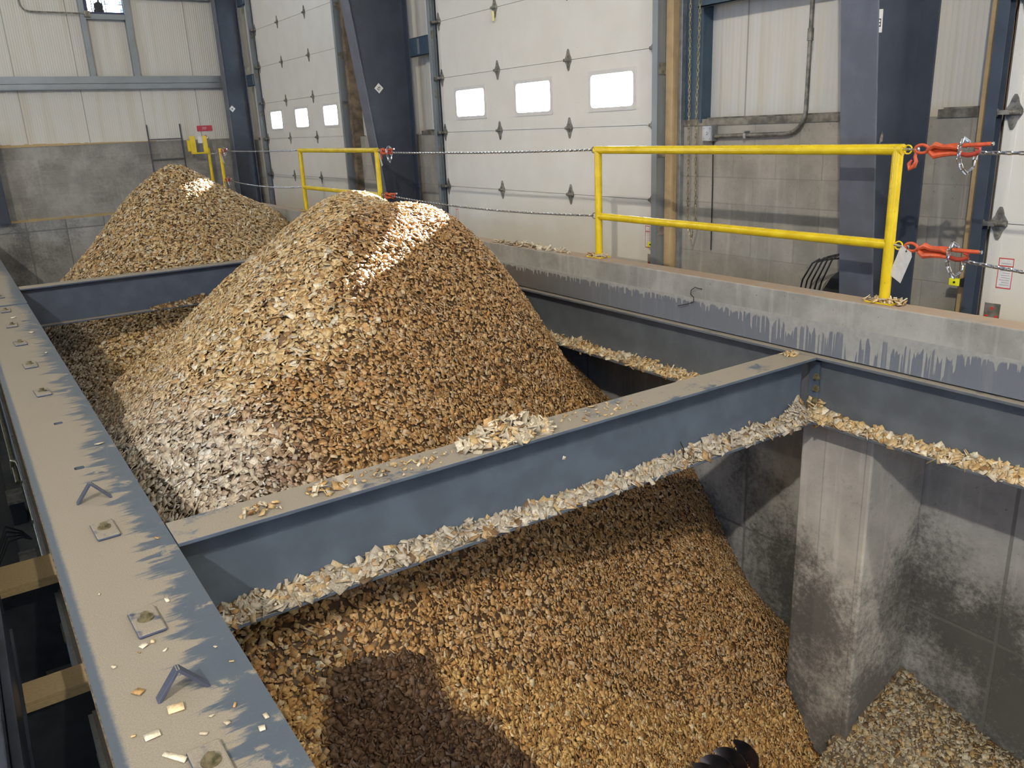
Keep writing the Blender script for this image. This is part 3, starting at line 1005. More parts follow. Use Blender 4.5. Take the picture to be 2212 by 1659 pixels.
# louvred fan
r = empty('louvred_fan', (2.515, YB, 3.545), 'louvred exhaust fan with a dark motor high on the back wall', 'exhaust fan')
m = MB()
m.box(2.175, 2.23, YB - 0.06, YB + 0.2, 3.545, 4.25).box(2.79, 2.795, YB - 0.06, YB + 0.2, 3.545, 4.25).box(2.23, 2.79, YB - 0.06, YB + 0.2, 3.545, 3.575).box(2.23, 2.79, YB - 0.06, YB + 0.2, 4.22, 4.25)
m.build('housing', plain('blue_housing', (0.05, 0.06, 0.12), 0.5, 0.2, 0.1), r)
for k in range(5):
    z = 3.64 + 0.125 * k
    MB().obox((2.51, YB + 0.15, z), (0.28, 0, 0), (0, 0.045, 0.022), (0, -0.001, 0.003)).build('louvre_blade', plain('pale_blade', (0.6, 0.65, 0.75), 0.4, 0.2, 0.05), r)
m = MB()
for x in (2.30, 2.35, 2.47, 2.52):
    m.tube([(x, YB - 0.05, 3.57), (x, YB - 0.05, 4.23)], 0.007, 8)
for z in (3.70, 3.86, 4.05):
    m.tube([(2.23, YB - 0.05, z), (2.79, YB - 0.05, z)], 0.006, 8)
m.build('guard', DARKM, r)
m = MB().cyl((2.41, YB - 0.06, 3.66), (2.41, YB + 0.08, 3.66), 0.075, 18)
m.box(2.33, 2.49, YB - 0.05, YB + 0.03, 3.575, 3.61).box(2.405, 2.435, YB - 0.05, YB - 0.03, 3.6, 4.2)
m.build('motor', DARKM, r, smooth=True)
m = MB().tube([(2.20, YB - 0.10, 3.535), (1.35, YB - 0.04, 3.55), (1.27, YB - 0.04, 3.57), (1.22, YB - 0.04, 3.64), (1.21, YB - 0.04, 3.75), (1.21, YB - 0.04, 6.0)], 0.013, 10)
tag(m.build('fan_conduit', GALV_D, smooth=True), 'thin conduit bending up the back wall left of the louvred fan', 'conduit')
m = MB().box(2.15, 2.25, YB - 0.13, YB - 0.09, 3.48, 3.58)
tag(m.build('junction_box', GALV_D, bevel=0.004), 'small square junction box on the sill below the louvred fan', 'box')
# sawdust lying on the block ledge
m = MB()
for k in range(60):
    x = -1 + 4.0 * k / 60
    hgt = 0.012 + 0.05 * max(0, 1 - (x + 0.2) / 3.2) * random.uniform(0.7, 1.2)
    m.prism([(x, YB - 0.012, 1.405), (x, YB + 0.03, 1.405), (x, YB + 0.03, 1.405 + hgt)], (0.0667, 0, 0))
tag(m.build('sawdust_ridge', DUSTM), 'ridge of golden sawdust lying along the block ledge of the back wall', 'sawdust', kind='stuff')
m = MB()
for k in range(70):
    x = -0.5 + 3.6 * k / 70
    m.prism([(x, 15.972, 0.168), (x, 16.10, 0.168), (x, 16.10, 0.19 + 0.02 * random.random())], (0.0515, 0, 0))
tag(m.build('sawdust_ridge', DUSTM), 'thin strip of sawdust on the lower concrete ledge of the back wall', 'sawdust', kind='stuff')
# steel frame, sign, lamp
FRAMEM = plain('weathered_dark_steel', (0.075, 0.08, 0.09), 0.6, 0.2, 0.15)
r = empty('steel_frame', (3.15, 16.0, 0.2), 'thin dark steel frame standing before the block wall above the far pile', 'frame')
for x0, x1 in ((2.86, 2.84), (3.44, 3.47)):
    MB().box(x0 - 0.012, x0 + 0.012, 16.02, 16.04, 0.18, 1.70).build('upright', FRAMEM, r)
for z in (1.44, 1.085):
    MB().box(2.872, 3.428, 16.02, 16.038, z - 0.010, z + 0.010).build('rail', FRAMEM, r)
r = empty('wall_sign', (3.9, YB, 1.555), 'small red and white sign on the back wall near the corner column', 'sign')
MB().box(3.765, 4.045, YB + 0.015, YB + 0.028, 1.555, 1.655).build('sign_face', RED, r)
m = MB()
for k in range(9):
    m.box(3.86 + 0.009 * k, 3.866 + 0.009 * k, YB + 0.013, YB + 0.015, 1.575 + 0.01 * (k % 3), 1.630)
m.build('lettering', plain('pale_pink_print', (0.62, 0.32, 0.36), 0.6, 0, 0), r)
r = empty('alarm_light', (3.89, YB, 1.41), 'small red and white alarm light on the block ledge below the red sign', 'alarm')
MB().box(3.845, 3.935, YB - 0.05, YB + 0.03, 1.408, 1.450).build('white_base', WHITE, r, bevel=0.01)
MB().cyl((3.89, YB - 0.02, 1.45), (3.89, YB - 0.02, 1.482), 0.026, 14, 0.016).build('red_lens', RED, r, smooth=True)

# conduit and switch box on the right wall
r = empty('wall_conduit', (XW, 3.3, 1.27), 'grey conduit elbowing up the right wall from the small switch box', 'conduit')
pts = [(XW - 0.035, 4.02, 1.262)]
for k in range(0, 9):
    a = math.radians(-90 - 90 * k / 8)
    pts.append((XW - 0.035, 3.345 + 0.16 * math.cos(a) * 1.0, 1.43 + 0.16 * math.sin(a)))
pts += [(XW - 0.035, 3.185, 1.6), (XW - 0.035, 3.185, 6.0)]
MB().tube(pts, 0.015, 12).build('pipe', GALV_D, r, smooth=True)
MB().cyl((XW - 0.035, 3.185, 1.88), (XW - 0.035, 3.185, 1.96), 0.021, 12).build('coupling', GALV_D, r, smooth=True)
m = MB().box(XW - 0.055, XW, 3.70, 3.725, 1.244, 1.28)
m.cyl((XW - 0.06, 3.712, 1.29), (XW - 0.0, 3.712, 1.29), 0.008, 8)
m.build('pipe_strap', GALV, r)
r = empty('switch_box', (XW, 4.07, 1.22), 'small grey switch box at the end of the elbowed conduit', 'box')
MB().box(XW - 0.07, XW, 4.025, 4.125, 1.225, 1.345).build('box_body', GALV, r, bevel=0.005)
m = MB().box(XW - 0.076, XW - 0.07, 4.03, 4.12, 1.23, 1.34)
m.cyl((XW - 0.088, 4.075, 1.285), (XW - 0.076, 4.075, 1.285), 0.012, 10)
for dy, dz in ((-0.03, -0.04), (0.03, 0.04), (-0.03, 0.04), (0.03, -0.04)):
    m.cyl((XW - 0.081, 4.075 + dy, 1.285 + dz), (XW - 0.076, 4.075 + dy, 1.285 + dz), 0.006, 8)
m.build('face_plate', plain('pale_plate', (0.6, 0.6, 0.6), 0.35, 0.5, 0.1), r)

m = MB().tube([(XW - 0.012, 4.062, 1.225), (XW - 0.008, 4.058, 0.9), (XW - 0.008, 4.055, 0.36)], 0.005, 6)
tag(m.build('dangling_cable', TIE), 'thin dark cable hanging straight down the block wall from the switch box', 'cable')
# stray wire on the wall panel
m = MB().tube([(XW + 0.075, 2.03, 1.80), (XW + 0.06, 2.00, 1.81), (XW + 0.05, 1.985, 1.825), (XW + 0.05, 1.97, 1.835), (XW + 0.05, 1.955, 1.83), (XW + 0.05, 1.95, 1.815)], 0.003, 6)
tag(m.build('wire_scrap', TIE), 'bent scrap of wire on the wall panel right of the tall column', 'wire')

# ---------------------------------------------------------------- guard rails


def guard_rail(ya, yb, label):
    r = empty('guard_rail', (XP, (ya + yb) / 2, ZC), label, 'guard rail', 'yellow guard rails on the kerb')
    rad = 0.0295
    for y in (ya, yb):
        MB().cyl((XP, y, ZC + 0.008), (XP, y, ZT + rad - 0.012), rad, 20).build('post', YELLOW, r, smooth=True)
        pl = MB().box(XP - 0.066, XP + 0.05, y - 0.085, y + 0.085, ZC, ZC + 0.010).build('base_plate', YELLOW, r, bevel=0.003)
        for dx, dy in ((-0.045, -0.06), (-0.045, 0.06), (0.035, -0.06), (0.035, 0.06)):
            MB().tube([(XP + dx, y + dy, ZC + 0.01), (XP + dx, y + dy, ZC + 0.022)], 0.010, 6).build('anchor_bolt', GALV_D, pl)
    MB().tube([(XP, ya - rad, ZT), (XP, ya, ZT), (XP, yb, ZT), (XP, yb + rad, ZT)], rad, 20).build('top_rail', YELLOW, r, smooth=True)
    MB().tube([(XP, ya, ZM), (XP, yb, ZM)], rad * 0.95, 20).build('mid_rail', YELLOW, r, smooth=True)
    for y, s in ((ya, -1), (yb, 1)):
        for z in (ZT, ZM):
            m = MB().ring((XP, y + s * (rad + 0.026), z), (1, 0, 0), 0.022, 0.0045, 22, 8)
            m.cyl((XP, y + s * (rad - 0.006), z), (XP, y + s * (rad + 0.006), z), 0.005, 8)
            m.build('eye_ring', YELLOW if ya < 3 and s < 0 else GALV_D, r, smooth=True)
    return r


guard_rail(1.960, 4.484, 'yellow pipe guard rail in the right foreground before the tall column')
guard_rail(8.535, 11.073, 'yellow pipe guard rail partly hidden behind the big chip pile')
r = empty('guard_post', (XP, 15.15, ZC), 'lone yellow guard post beside the far chip pile holding two chain ends', 'guard post')
MB().cyl((XP, 15.15, ZC), (XP, 15.15, ZT + 0.04), 0.0295, 18).build('post', YELLOW, r, smooth=True)
MB().box(XP - 0.06, XP + 0.05, 15.06, 15.24, ZC, ZC + 0.01).build('base_plate', YELLOW, r)
r = empty('gate_post', (3.83, 15.85, 0.2), 'yellow post with a yellow plate bracket in front of the block wall', 'guard post')
MB().cyl((3.835, 15.80, -0.1), (3.835, 15.80, 1.25), 0.03, 16).build('post', YELLOW, r, smooth=True)
m = MB().box(3.50, 3.60, 15.70, 15.73, 1.16, 1.47).box(3.73, 3.81, 15.70, 15.73, 1.16, 1.47).box(3.50, 3.81, 15.70, 15.715, 1.15, 1.18).box(3.45, 3.50, 15.70, 15.76, 1.20, 1.40)
m.build('plate_bracket', YELLOW, r, bevel=0.006)
MB().box(3.645, 3.725, 15.70, 15.712, 1.34, 1.46).build('white_tag', WHITE, r)

# ---------------------------------------------------------------- chains


def chain_mesh(m, pts, pitch=0.031, wire=0.0042, wid=0.0105):
    P = [Vector(p) for p in pts]
    L = [0]
    for a, b in zip(P, P[1:]):
        L.append(L[-1] + (b - a).length)
    n = max(2, int(L[-1] / pitch))
    for i in range(n):
        s = (i + 0.5) / n * L[-1]
        j = max(k for k in range(len(L)) if L[k] <= s)
        j = min(j, len(P) - 2)
        a, b = P[j], P[j + 1]
        c = a + (b - a) * ((s - L[j]) / max(1e-6, L[j + 1] - L[j]))
        t = (b - a).normalized()
        e = t.cross(Vector((0, 0, 1))) if abs(t.z) < 0.95 else t.cross(Vector((1, 0, 0)))
        e.normalize()
        f = t.cross(e)
        an = 0.5 + (PI / 2 if i % 2 else 0)
        w_ = e * math.cos(an) + f * math.sin(an)
        hl = pitch * 0.5 + wire * 0.9 - wid * 0.75
        loop = []
        for k in range(12):
            q = 2 * PI * k / 12
            cx, sy = math.cos(q), math.sin(q)
            loop.append(c + t * (cx * wid * 0.75 + math.copysign(hl, cx) * (1 if abs(cx) > 1e-3 else 0)) + w_ * sy * wid * 0.75)
        m.tube(loop, wire, 5, closed=True)
    return m


def sag(a, b, d, n=24):
    a, b = Vector(a), Vector(b)
    return [a + (b - a) * (k / n) - Vector((0, 0, d * 4 * (k / n) * (1 - k / n))) for k in range(n + 1)]


E2 = 0.0295 + 0.045
chains = [
    ((XP, 8.13, 1.172), (XP, 4.484 + E2, ZT), 0.012, 'upper safety chain across the middle door'),
    ((XP, 8.40, ZM + 0.005), (XP, 4.484 + E2, ZM), 0.045, 'lower safety chain across the middle door'),
    ((XP, 1.555, 1.183), (XP, -2.0, 1.20), 0.01, 'upper safety chain running off the right picture edge'),
    ((XP, 1.545, 0.640), (XP, -2.0, 0.66), 0.08, 'lower safety chain running off the right picture edge'),
    ((XP, 14.90, 1.19), (XP, 11.073 + E2, ZT), 0.01, 'upper safety chain between lone post and far guard rail'),
    ((XP, 14.80, 0.68), (XP, 11.073 + E2, ZM), 0.05, 'lower safety chain between lone post and far guard rail'),
]
for a, b, d, lab in chains:
    tag(chain_mesh(MB(), sag(a, b, d)).build('safety_chain', CHAIN_M, smooth=True), 'bright zinc ' + lab, 'chain', 'safety chains between guard rails')
m = chain_mesh(MB(), sag((XP, 15.2, ZT - 0.02), (3.84, 15.78, 1.15), 0.02, 6))
tag(m.build('safety_chain', CHAIN_M, smooth=True), 'short chain from lone yellow post back to the gate post', 'chain', 'safety chains between guard rails')
m = chain_mesh(MB(), sag((XP, 15.12, ZM), (3.84, 15.78, 0.62), 0.08, 8))
tag(m.build('safety_chain', CHAIN_M, smooth=True), 'short lower chain sagging from lone yellow post to the gate post', 'chain', 'safety chains between guard rails')


def binder(y0, z0, y1, z1, label, hook=True, hang=True):
    """orange lever binder laid along -y from (y0,z0) to (y1,z1)"""
    a, b = Vector((XP, y0, z0)), Vector((XP, y1, z1))
    t_ = (b - a)
    L = t_.length
    t_.normalize()
    up = Vector((0, 0, 1))
    up = (up - t_ * up.dot(t_)).normalized()
    sd = Vector((-1, 0, 0))

    def P(s, u, v=0.0):
        return a + t_ * (s * L) + up * u + sd * v
    r = empty('chain_binder', P(0.5, -0.05), label, 'chain binder', 'orange lever binders on the safety chains')
    m = MB().cyl(P(-0.22, 0.0), P(0.03, 0.0), 0.0075, 10).ring(P(0.03, 0.0), sd, 0.012, 0.006, 14, 6)
    m.build('clevis', CHAIN_M, r, smooth=True)
    m = MB().ring(P(0.10, 0.004), sd, 0.021, 0.0085, 18, 8, 1.7, t_)
    m.build('swivel_link', ORANGE, r, smooth=True)
    if hook:
        pts = [P(0.03, -0.015), P(0.02, -0.035), P(0.045, -0.06), P(0.02, -0.085), P(-0.035, -0.10), P(-0.055, -0.075), P(-0.02, -0.055)]
        MB().tube(pts, 0.012, 10, radii=[0.008, 0.009, 0.010, 0.014, 0.013, 0.010, 0.006]).build('grab_hook', ORANGE, r, smooth=True)
    m = MB().tube([P(0.17, 0.0), P(0.24, 0.0)], 0.011, 10, radii=[0.008, 0.016])
    for u, v in ((0.018, 0.012), (0.0, -0.012), (-0.018, 0.012)):
        m.tube([P(0.23, u * 0.5, v), P(0.30, u * 1.5, v), P(0.40, u * 1.0, v), P(0.52, u * 0.9 + 0.004, v), P(0.62, u * 0.7, v)], 0.012, 8, radii=[0.012, 0.017, 0.014, 0.012, 0.009])
    m.build('jaw_body', ORANGE, r, smooth=True)
    m = MB().tube([P(0.40, 0.018), P(0.52, 0.027), P(0.70, 0.030), P(0.98, 0.040), P(1.0, 0.041)], 0.012, 10, radii=[0.013, 0.012, 0.011, 0.0105, 0.007])
    lev = m.build('lever', ORANGE, r, smooth=True)
    MB().cyl(P(1.0, 0.041), P(1.02, 0.042), 0.010, 10).build('lever_tip', CHAIN_M, lev, smooth=True)
    pts = [P(0.62, -0.012), P(0.72, -0.018), P(0.80, -0.012), P(0.86, 0.002), P(0.86, 0.018), P(0.80, 0.022)]
    MB().tube(pts, 0.012, 10, radii=[0.011, 0.012, 0.013, 0.012, 0.010, 0.007]).build('end_hook', plain('dark_red_hook', (0.40, 0.05, 0.03), 0.3, 0, 0.1), r, smooth=True)
    if hang:
        m = MB()
        chain_mesh(m, [P(0.66, 0.065, 0.02), P(0.645, 0.02, 0.03), P(0.65, -0.03, 0.03), P(0.66, -0.06, 0.02)])
        chain_mesh(m, [P(0.65, 0.065, 0.0), P(0.69, 0.050, -0.01), P(0.665, 0.02, -0.03)])
        chain_mesh(m, [P(0.66, -0.055, 0.02), P(0.70, -0.085, 0.02), P(0.75, -0.105, 0.015), P(0.80, -0.085, 0.01), P(0.835, -0.06, 0.01), P(0.82, -0.02, 0.0), P(0.80, -0.005, 0.0)])
        m.build('tie_chain', CHAIN_M, r, smooth=True)
    return r


binder(1.868, 1.199, 1.470, 1.185, 'orange lever binder on the upper chain beside the right guard rail')
binder(1.872, 0.684, 1.462, 0.652, 'orange lever binder on the lower chain beside the right guard rail', hook=False)
binder(8.43, 1.19, 8.08, 1.172, 'orange lever binder on the upper chain left of the middle door')
binder(8.43, ZM, 8.10, ZM - 0.01, 'orange lever binder on the lower chain just above the big pile', hook=False, hang=False)
binder(15.08, 1.195, 14.72, 1.185, 'orange lever binder on the upper chain at the lone yellow post')
binder(15.08, ZM, 14.70, ZM - 0.01, 'orange lever binder on the lower chain at the lone yellow post', hook=False)


def hang_tag(y, z, x, hw, hh, lean, label, twist=0.3):
    t_ = Vector((twist * 0.3, -lean, -1)).normalized()
    s = Vector((-math.sin(twist), -math.cos(twist), lean * 0.9)).normalized()
    s = (s - t_ * s.dot(t_)).normalized()
    n = s.cross(t_) * 0.0008
    top = Vector((x, y, z))
    pts = [top - s * (hw - 0.014) , top - s * hw + t_ * 0.018, top - s * hw + t_ * hh * 2, top + s * hw + t_ * hh * 2, top + s * hw + t_ * 0.018, top + s * (hw - 0.014)]
    r = empty('hang_tag', top + t_ * hh * 2, label, 'tag', 'white tags on the chain binders')
    MB().prism(pts, n).build('card', WHITE, r)
    MB().cyl(top + t_ * 0.012 - n * 2, top + t_ * 0.012 + n * 3, 0.005, 10).build('eyelet', INK, r)
    MB().tube([top + t_ * 0.012, top + Vector((0, 0, 0.008)), top + Vector((0.01, 0, 0.03))], 0.0015, 6).build('string', TIE, r)
    return r


hang_tag(1.835, 0.675, XP - 0.03, 0.050, 0.092, -0.38, 'white tag hanging from the lower binder beside the right guard rail')
hang_tag(8.415, 1.165, XP - 0.03, 0.048, 0.072, 0.28, 'white tag hanging at the left end of the upper middle chain')
hang_tag(15.02, 1.17, XP - 0.04, 0.05, 0.10, 0.30, 'white tag hanging from the upper binder on the lone post', 0.5)
hang_tag(15.02, 0.66, XP - 0.04, 0.05, 0.09, 0.1, 'white tag hanging from the lower binder on the lone post', 0.5)

# hoist chain by the jamb
m = MB()
chain_mesh(m, [(4.56, 4.196, 3.6), (4.56, 4.194, 2.2), (4.56, 4.178, 0.62), (4.56, 4.160, 0.52), (4.56, 4.14, 0.455)], 0.030, 0.0035, 0.0095)
chain_mesh(m, [(4.56, 4.097, 3.6), (4.56, 4.096, 2.2), (4.56, 4.110, 1.3), (4.56, 4.092, 0.62), (4.56, 4.12, 0.50), (4.56, 4.14, 0.455)], 0.030, 0.0035, 0.0095)
tag(m.build('hoist_chain', plain('tarnished_chain', (0.42, 0.37, 0.22), 0.35, 0.8, 0.2, 40), smooth=True), 'long looped hoist chain hanging beside the middle door', 'chain')

# black wire rack behind the kerb by the column
r = empty('wire_rack', (4.40, 2.7, ZF), 'black bent wire rack and dark bin behind the kerb left of the column', 'rack')
m = MB()
for k in range(5):
    y = 2.84 - 0.038 * k
    m.tube([(4.40, y + 0.10, 0.15), (4.40, y + 0.07, 0.30), (4.40, y, 0.42 + 0.01 * k), (4.44, y - 0.03, 0.45 + 0.012 * k)], 0.006, 8)
m.tube([(4.44, 2.83, 0.425), (4.43, 2.74, 0.47), (4.44, 2.66, 0.495), (4.45, 2.58, 0.53)], 0.0075, 8)
m.tube([(4.44, 2.78, 0.445), (4.43, 2.70, 0.462), (4.45, 2.60, 0.475)], 0.006, 8)
m.build('bent_wires', BLACK, r, smooth=True)
MB().prism([(4.45, 2.84, ZF), (4.45, 2.50, ZF), (4.45, 2.50, 0.46), (4.45, 2.62, 0.42), (4.45, 2.72, 0.33)], (0.20, 0, 0)).build('dark_bin', plain('black_bin', (0.03, 0.03, 0.036), 0.6, 0, 0.2), r)

# tie wire on the kerb face
m = MB().tube([(XC - 0.001, 3.245, 0.275), (XC - 0.03, 3.285, 0.288), (XC - 0.035, 3.315, 0.265), (XC - 0.03, 3.325, 0.235), (XC - 0.02, 3.305, 0.215), (XC - 0.02, 3.305, 0.18), (XC - 0.03, 3.36, 0.158), (XC - 0.035, 3.44, 0.135)], 0.0032, 6)
tag(m.build('tie_wire', TIE), 'twisted rebar tie wire sticking out of the concrete kerb', 'wire')
m = MB().tube([(XR + 0.09, 2.66, -0.02), (2.66, Y1 + 0.07, -0.30)], 0.001, 4)
m = MB().tube([(2.655, Y1 + 0.055, -0.40), (2.65, Y1 + 0.05, -0.33), (2.635, Y1 + 0.06, -0.29)], 0.003, 6)
tag(m.build('twig', TIE), 'thin dark twig standing in the chips on the near beam flange', 'twig')

# ---------------------------------------------------------------- chip piles
MAINP = (2.23, 5.15, 1.040, 0.704, 0.519, 0.19, -0.227, 0.12, -0.267, -0.017, 0.042, 0.048)
FARP = (2.357, 11.969, 1.008, 0.755, 0.203, -0.123, -0.025, 0.042, -0.045, 0, 0, 0)
CTRL = np.array([(2.38, 6.1, 0.12), (2.22, 6.24, 0.15), (1.89, 6.45, -0.06), (1.42, 6.05, -0.01), (1.22, 6.44, -0.36), (0.95, 6.69, -0.23), (0.59, 6.35, -0.08), (0.27, 6.52, 0.18), (2.72, 5.65, -0.2), (2.81, 5.12, -0.49), (3.03, 4.93, 0.22), (3.14, 4.82, 0.9), (3.22, 4.76, 0.53), (3.32, 4.73, -0.14), (3.41, 4.7, -0.62), (3.51, 4.7, -0.97), (4.57, 5.82, -0.27), (4.57, 5.23, -0.26), (4.57, 4.04, 0.41), (4.57, 3.78, 0.34), (4.57, 3.56, -0.26), (4.57, 3.26, -0.53), (4.57, 2.95, 0.83), (3.95, 2.31, 0.69), (3.95, 2.1, -0.1)])


RIDGE = math.radians(230)


def cone(p, x, y, crease=0.0):
    xa, ya, za, k, r0, a1, b1, a2, b2, a3, b3, q_ = p
    dx, dy = x - xa, y - ya
    th = np.arctan2(dy, dx)
    r = np.sqrt(dx * dx + dy * dy + 1e-9)
    kk = k + a1 * np.cos(th) + b1 * np.sin(th) + a2 * np.cos(2 * th) + b2 * np.sin(2 * th) + a3 * np.cos(3 * th) + b3 * np.sin(3 * th) + q_ * r
    if crease:   # a ridge runs down towards the viewer: the two slopes beside it are flatter in plan
        dl = np.abs((th - RIDGE + PI) % (2 * PI) - PI) / math.radians(85)
        r = r * (1 + crease * np.sin(np.clip(dl, 0, 1) * PI))
    return za + kk * (r0 - np.sqrt(r * r + r0 * r0))


_ph = rng.uniform(0, 6.28, (14, 3))
_fr = rng.normal(0, 1, (14, 2)) * np.repeat(np.array([1.2, 3.0]), 7)[:, None]


def lumps(x, y):
    s = 0
    for i in range(14):
        s = s + (0.020 if i < 7 else 0.008) * np.sin(_fr[i, 0] * x * 1.6 + _fr[i, 1] * y * 1.6 + _ph[i, 0])
    return s


def H(x, y):
    x, y = np.asarray(x, float), np.asarray(y, float)
    m_ = cone(MAINP, x, y, 0.19)
    num, den = 0.0, 0.15
    for cx, cy, d in CTRL:
        w_ = np.exp(-((x - cx) ** 2 + (y - cy) ** 2) / (2 * 0.40 ** 2))
        num = num + w_ * d
        den = den + w_
    m_ = m_ + num / den
    f_ = np.where(y > 6.5, cone(FARP, x, y), -9)
    h = np.maximum(m_, f_)
    d = np.abs(m_ - f_)
    h = h + 0.10 * np.exp(-(d / 0.18) ** 2) * (y > 6.6)
    h = h + lumps(x, y)
    base = -2.98 + 0.02 * np.sin(3 * x) * np.sin(2.2 * y)
    h = np.maximum(h, base)
    h = np.where((x > 3.80) & (h > -0.46), -0.46, h)
    return h


def H_side(x, y):
    d = np.sqrt((4.57 - x) ** 2 * 1.0 + (np.maximum(2.06 - y, 0) * 0.62) ** 2)
    return -2.37 - 0.50 * d + 0.5 * lumps(2 * x, 2 * y) - 0.25 * np.maximum(4.1 - x, 0)


PAL = np.array([(0.68, 0.46, 0.21), (0.76, 0.56, 0.31), (0.54, 0.32, 0.125), (0.36, 0.20, 0.075), (0.62, 0.51, 0.36), (0.22, 0.125, 0.06), (0.82, 0.70, 0.51)]) * np.array((0.97, 1.02, 1.08))


def tints(n, wts, gain=1.0):
    w_ = np.array(wts, float)
    i = rng.choice(len(PAL), n, p=w_ / w_.sum())
    return PAL[i] * rng.uniform(0.80, 1.15, (n, 1)) * gain


def chips_arrays(P, N, size, tilt):
    """boxes lying on a surface: returns verts (n*8,3) """
    n = len(P)
    L = size * np.clip(rng.lognormal(0, 0.42, n), 0.3, 1.9)
    Wd = L * rng.uniform(0.32, 0.95, n)
    long_ = rng.random(n) < 0.10
    L = np.where(long_, L * 1.7, L)
    Wd = np.where(long_, Wd * 0.45, Wd)
    T = rng.uniform(0.0022, 0.006, n)
    nn = N + rng.normal(0, tilt, (n, 3))
    nn /= np.linalg.norm(nn, axis=1)[:, None]
    a = rng.normal(0, 1, (n, 3))
    a -= nn * (a * nn).sum(1)[:, None]
    a /= np.linalg.norm(a, axis=1)[:, None]
    b = np.cross(nn, a)
    C8 = np.array([(sx, sy, sz) for sz in (-1, 1) for sx, sy in ((-1, -1), (1, -1), (1, 1), (-1, 1))], float)
    loc = np.repeat(C8[None], n, 0)
    sk = rng.normal(0, 0.09, (n, 4, 2))
    loc[:, :4, :2] += sk
    loc[:, 4:, :2] += sk
    v = P[:, None, :] + loc[:, :, 0:1] * (a * (L / 2)[:, None])[:, None] + loc[:, :, 1:2] * (b * (Wd / 2)[:, None])[:, None] + loc[:, :, 2:3] * (nn * (T / 2)[:, None])[:, None]
    return v.reshape(-1, 3)


QUADS = np.array([(3, 2, 1, 0), (4, 5, 6, 7), (0, 1, 5, 4), (1, 2, 6, 5), (2, 3, 7, 6), (3, 0, 4, 7)])


def chip_object(name, Vs, cols, label, cat, mat, base=None, kind='stuff', parent=None):
    """one mesh: optional base grid (verts, quads, colour) plus all chips"""
    n = len(Vs) // 8
    faces = (QUADS[None] + 8 * np.arange(n)[:, None, None]).reshape(-1, 4)
    col = np.repeat(cols, 8, 0)
    if base is not None:
        bv, bf, bc = base
        faces = np.vstack([faces, bf + len(Vs)])
        Vs = np.vstack([Vs, bv])
        col = np.vstack([col, np.repeat(np.array(bc)[None], len(bv), 0)])
    me = bpy.data.meshes.new(name)
    me.vertices.add(len(Vs))
    me.vertices.foreach_set('co', Vs.astype(np.float32).ravel())
    me.loops.add(len(faces) * 4)
    me.loops.foreach_set('vertex_index', faces.astype(np.int32).ravel())
    me.polygons.add(len(faces))
    me.polygons.foreach_set('loop_start', np.arange(0, len(faces) * 4, 4, dtype=np.int32))
    me.update(calc_edges=True)
    at = me.attributes.new('tint', 'FLOAT_COLOR', 'POINT')
    at.data.foreach_set('color', np.hstack([col, np.ones((len(col), 1))]).astype(np.float32).ravel())
    me.materials.append(mat)
    o = bpy.data.objects.new(name, me)
    COL.objects.link(o)
    tag(o, label, cat, None, kind)
    return o


def grid(fn, x0, x1, y0, y1, step, drop=-0.02):
    xs = np.linspace(x0, x1, max(2, int((x1 - x0) / step)))
    ys = np.linspace(y0, y1, max(2, int((y1 - y0) / step)))
    X, Y = np.meshgrid(xs, ys, indexing='ij')
    Z = fn(X, Y) + drop
    v = np.stack([X, Y, Z], -1).reshape(-1, 3)
    ny = len(ys)
    i, j = np.meshgrid(np.arange(len(xs) - 1), np.arange(ny - 1), indexing='ij')
    a = (i * ny + j).ravel()
    return v, np.stack([a, a + ny, a + ny + 1, a + 1], -1)


def surf_points(fn, x0, x1, y0, y1, dens, cull=True):
    """area-weighted random points and normals on a height field, thinned where it faces away from the viewer's side"""
    n = int((x1 - x0) * (y1 - y0) * dens * 1.9)
    x, y = rng.uniform(x0, x1, n), rng.uniform(y0, y1, n)
    e = 0.03
    gx = np.clip((fn(x + e, y) - fn(x - e, y)) / (2 * e), -2, 2)
    gy = np.clip((fn(x, y + e) - fn(x, y - e)) / (2 * e), -2, 2)
    N = np.stack([-gx, -gy, np.ones(n)], -1)
    ar = np.linalg.norm(N, axis=1)
    N /= ar[:, None]
    z = fn(x, y)
    P = np.stack([x, y, z], -1)
    keep = rng.random(n) < ar / 1.9
    if cull:
        d = np.array(CAM) - P
        d /= np.linalg.norm(d, axis=1)[:, None]
        f = (N * d).sum(1)
        keep &= (f > -0.25) | (rng.random(n) < 0.25)
    return P[keep], N[keep]


def fit_inside(P, mg=0.02):
    """drop points that would poke into the steel"""
    x, y, z = P.T
    bad = (x < mg) | ((x > XPIL - mg) & (y > 1.985 - mg) & (y < 2.5 + mg)) | (x > XPW - mg)
    for a, b in ((Y1, Y1B), (Y2, Y2B)):
        bad |= (y > a - mg) & (y < b + mg) & (z > ZB - 0.015)
    bad |= (x > XC - mg) & (z > -0.02) | (x > XR + 0.09 - mg) & (z > ZB - 0.02)
    return ~bad


def pile(name, y0, y1, dens, size, wts, label, gain=1.0, dark=(0.13, 0.075, 0.03), zones=None):
    P, N = surf_points(H, 0.0, XPW, y0, y1, dens)
    k = fit_inside(P)
    P, N = P[k], N[k]
    P = P + N * rng.uniform(-0.014, 0.010, (len(P), 1))
    cols = tints(len(P), wts, gain)
    if zones:
        cols = zones(P, cols)
    sz = size if zones is not main_zone else size * np.where(brown_side(P) > 0.5, 0.80, 1.08)
    V = chips_arrays(P, N, sz, 0.27)
    bv, bf = grid(H, 0.0, XPW - 0.002, y0, y1, 0.05)
    return chip_object(name, V, cols, label, 'wood chips', CHIP, (bv, bf, dark))


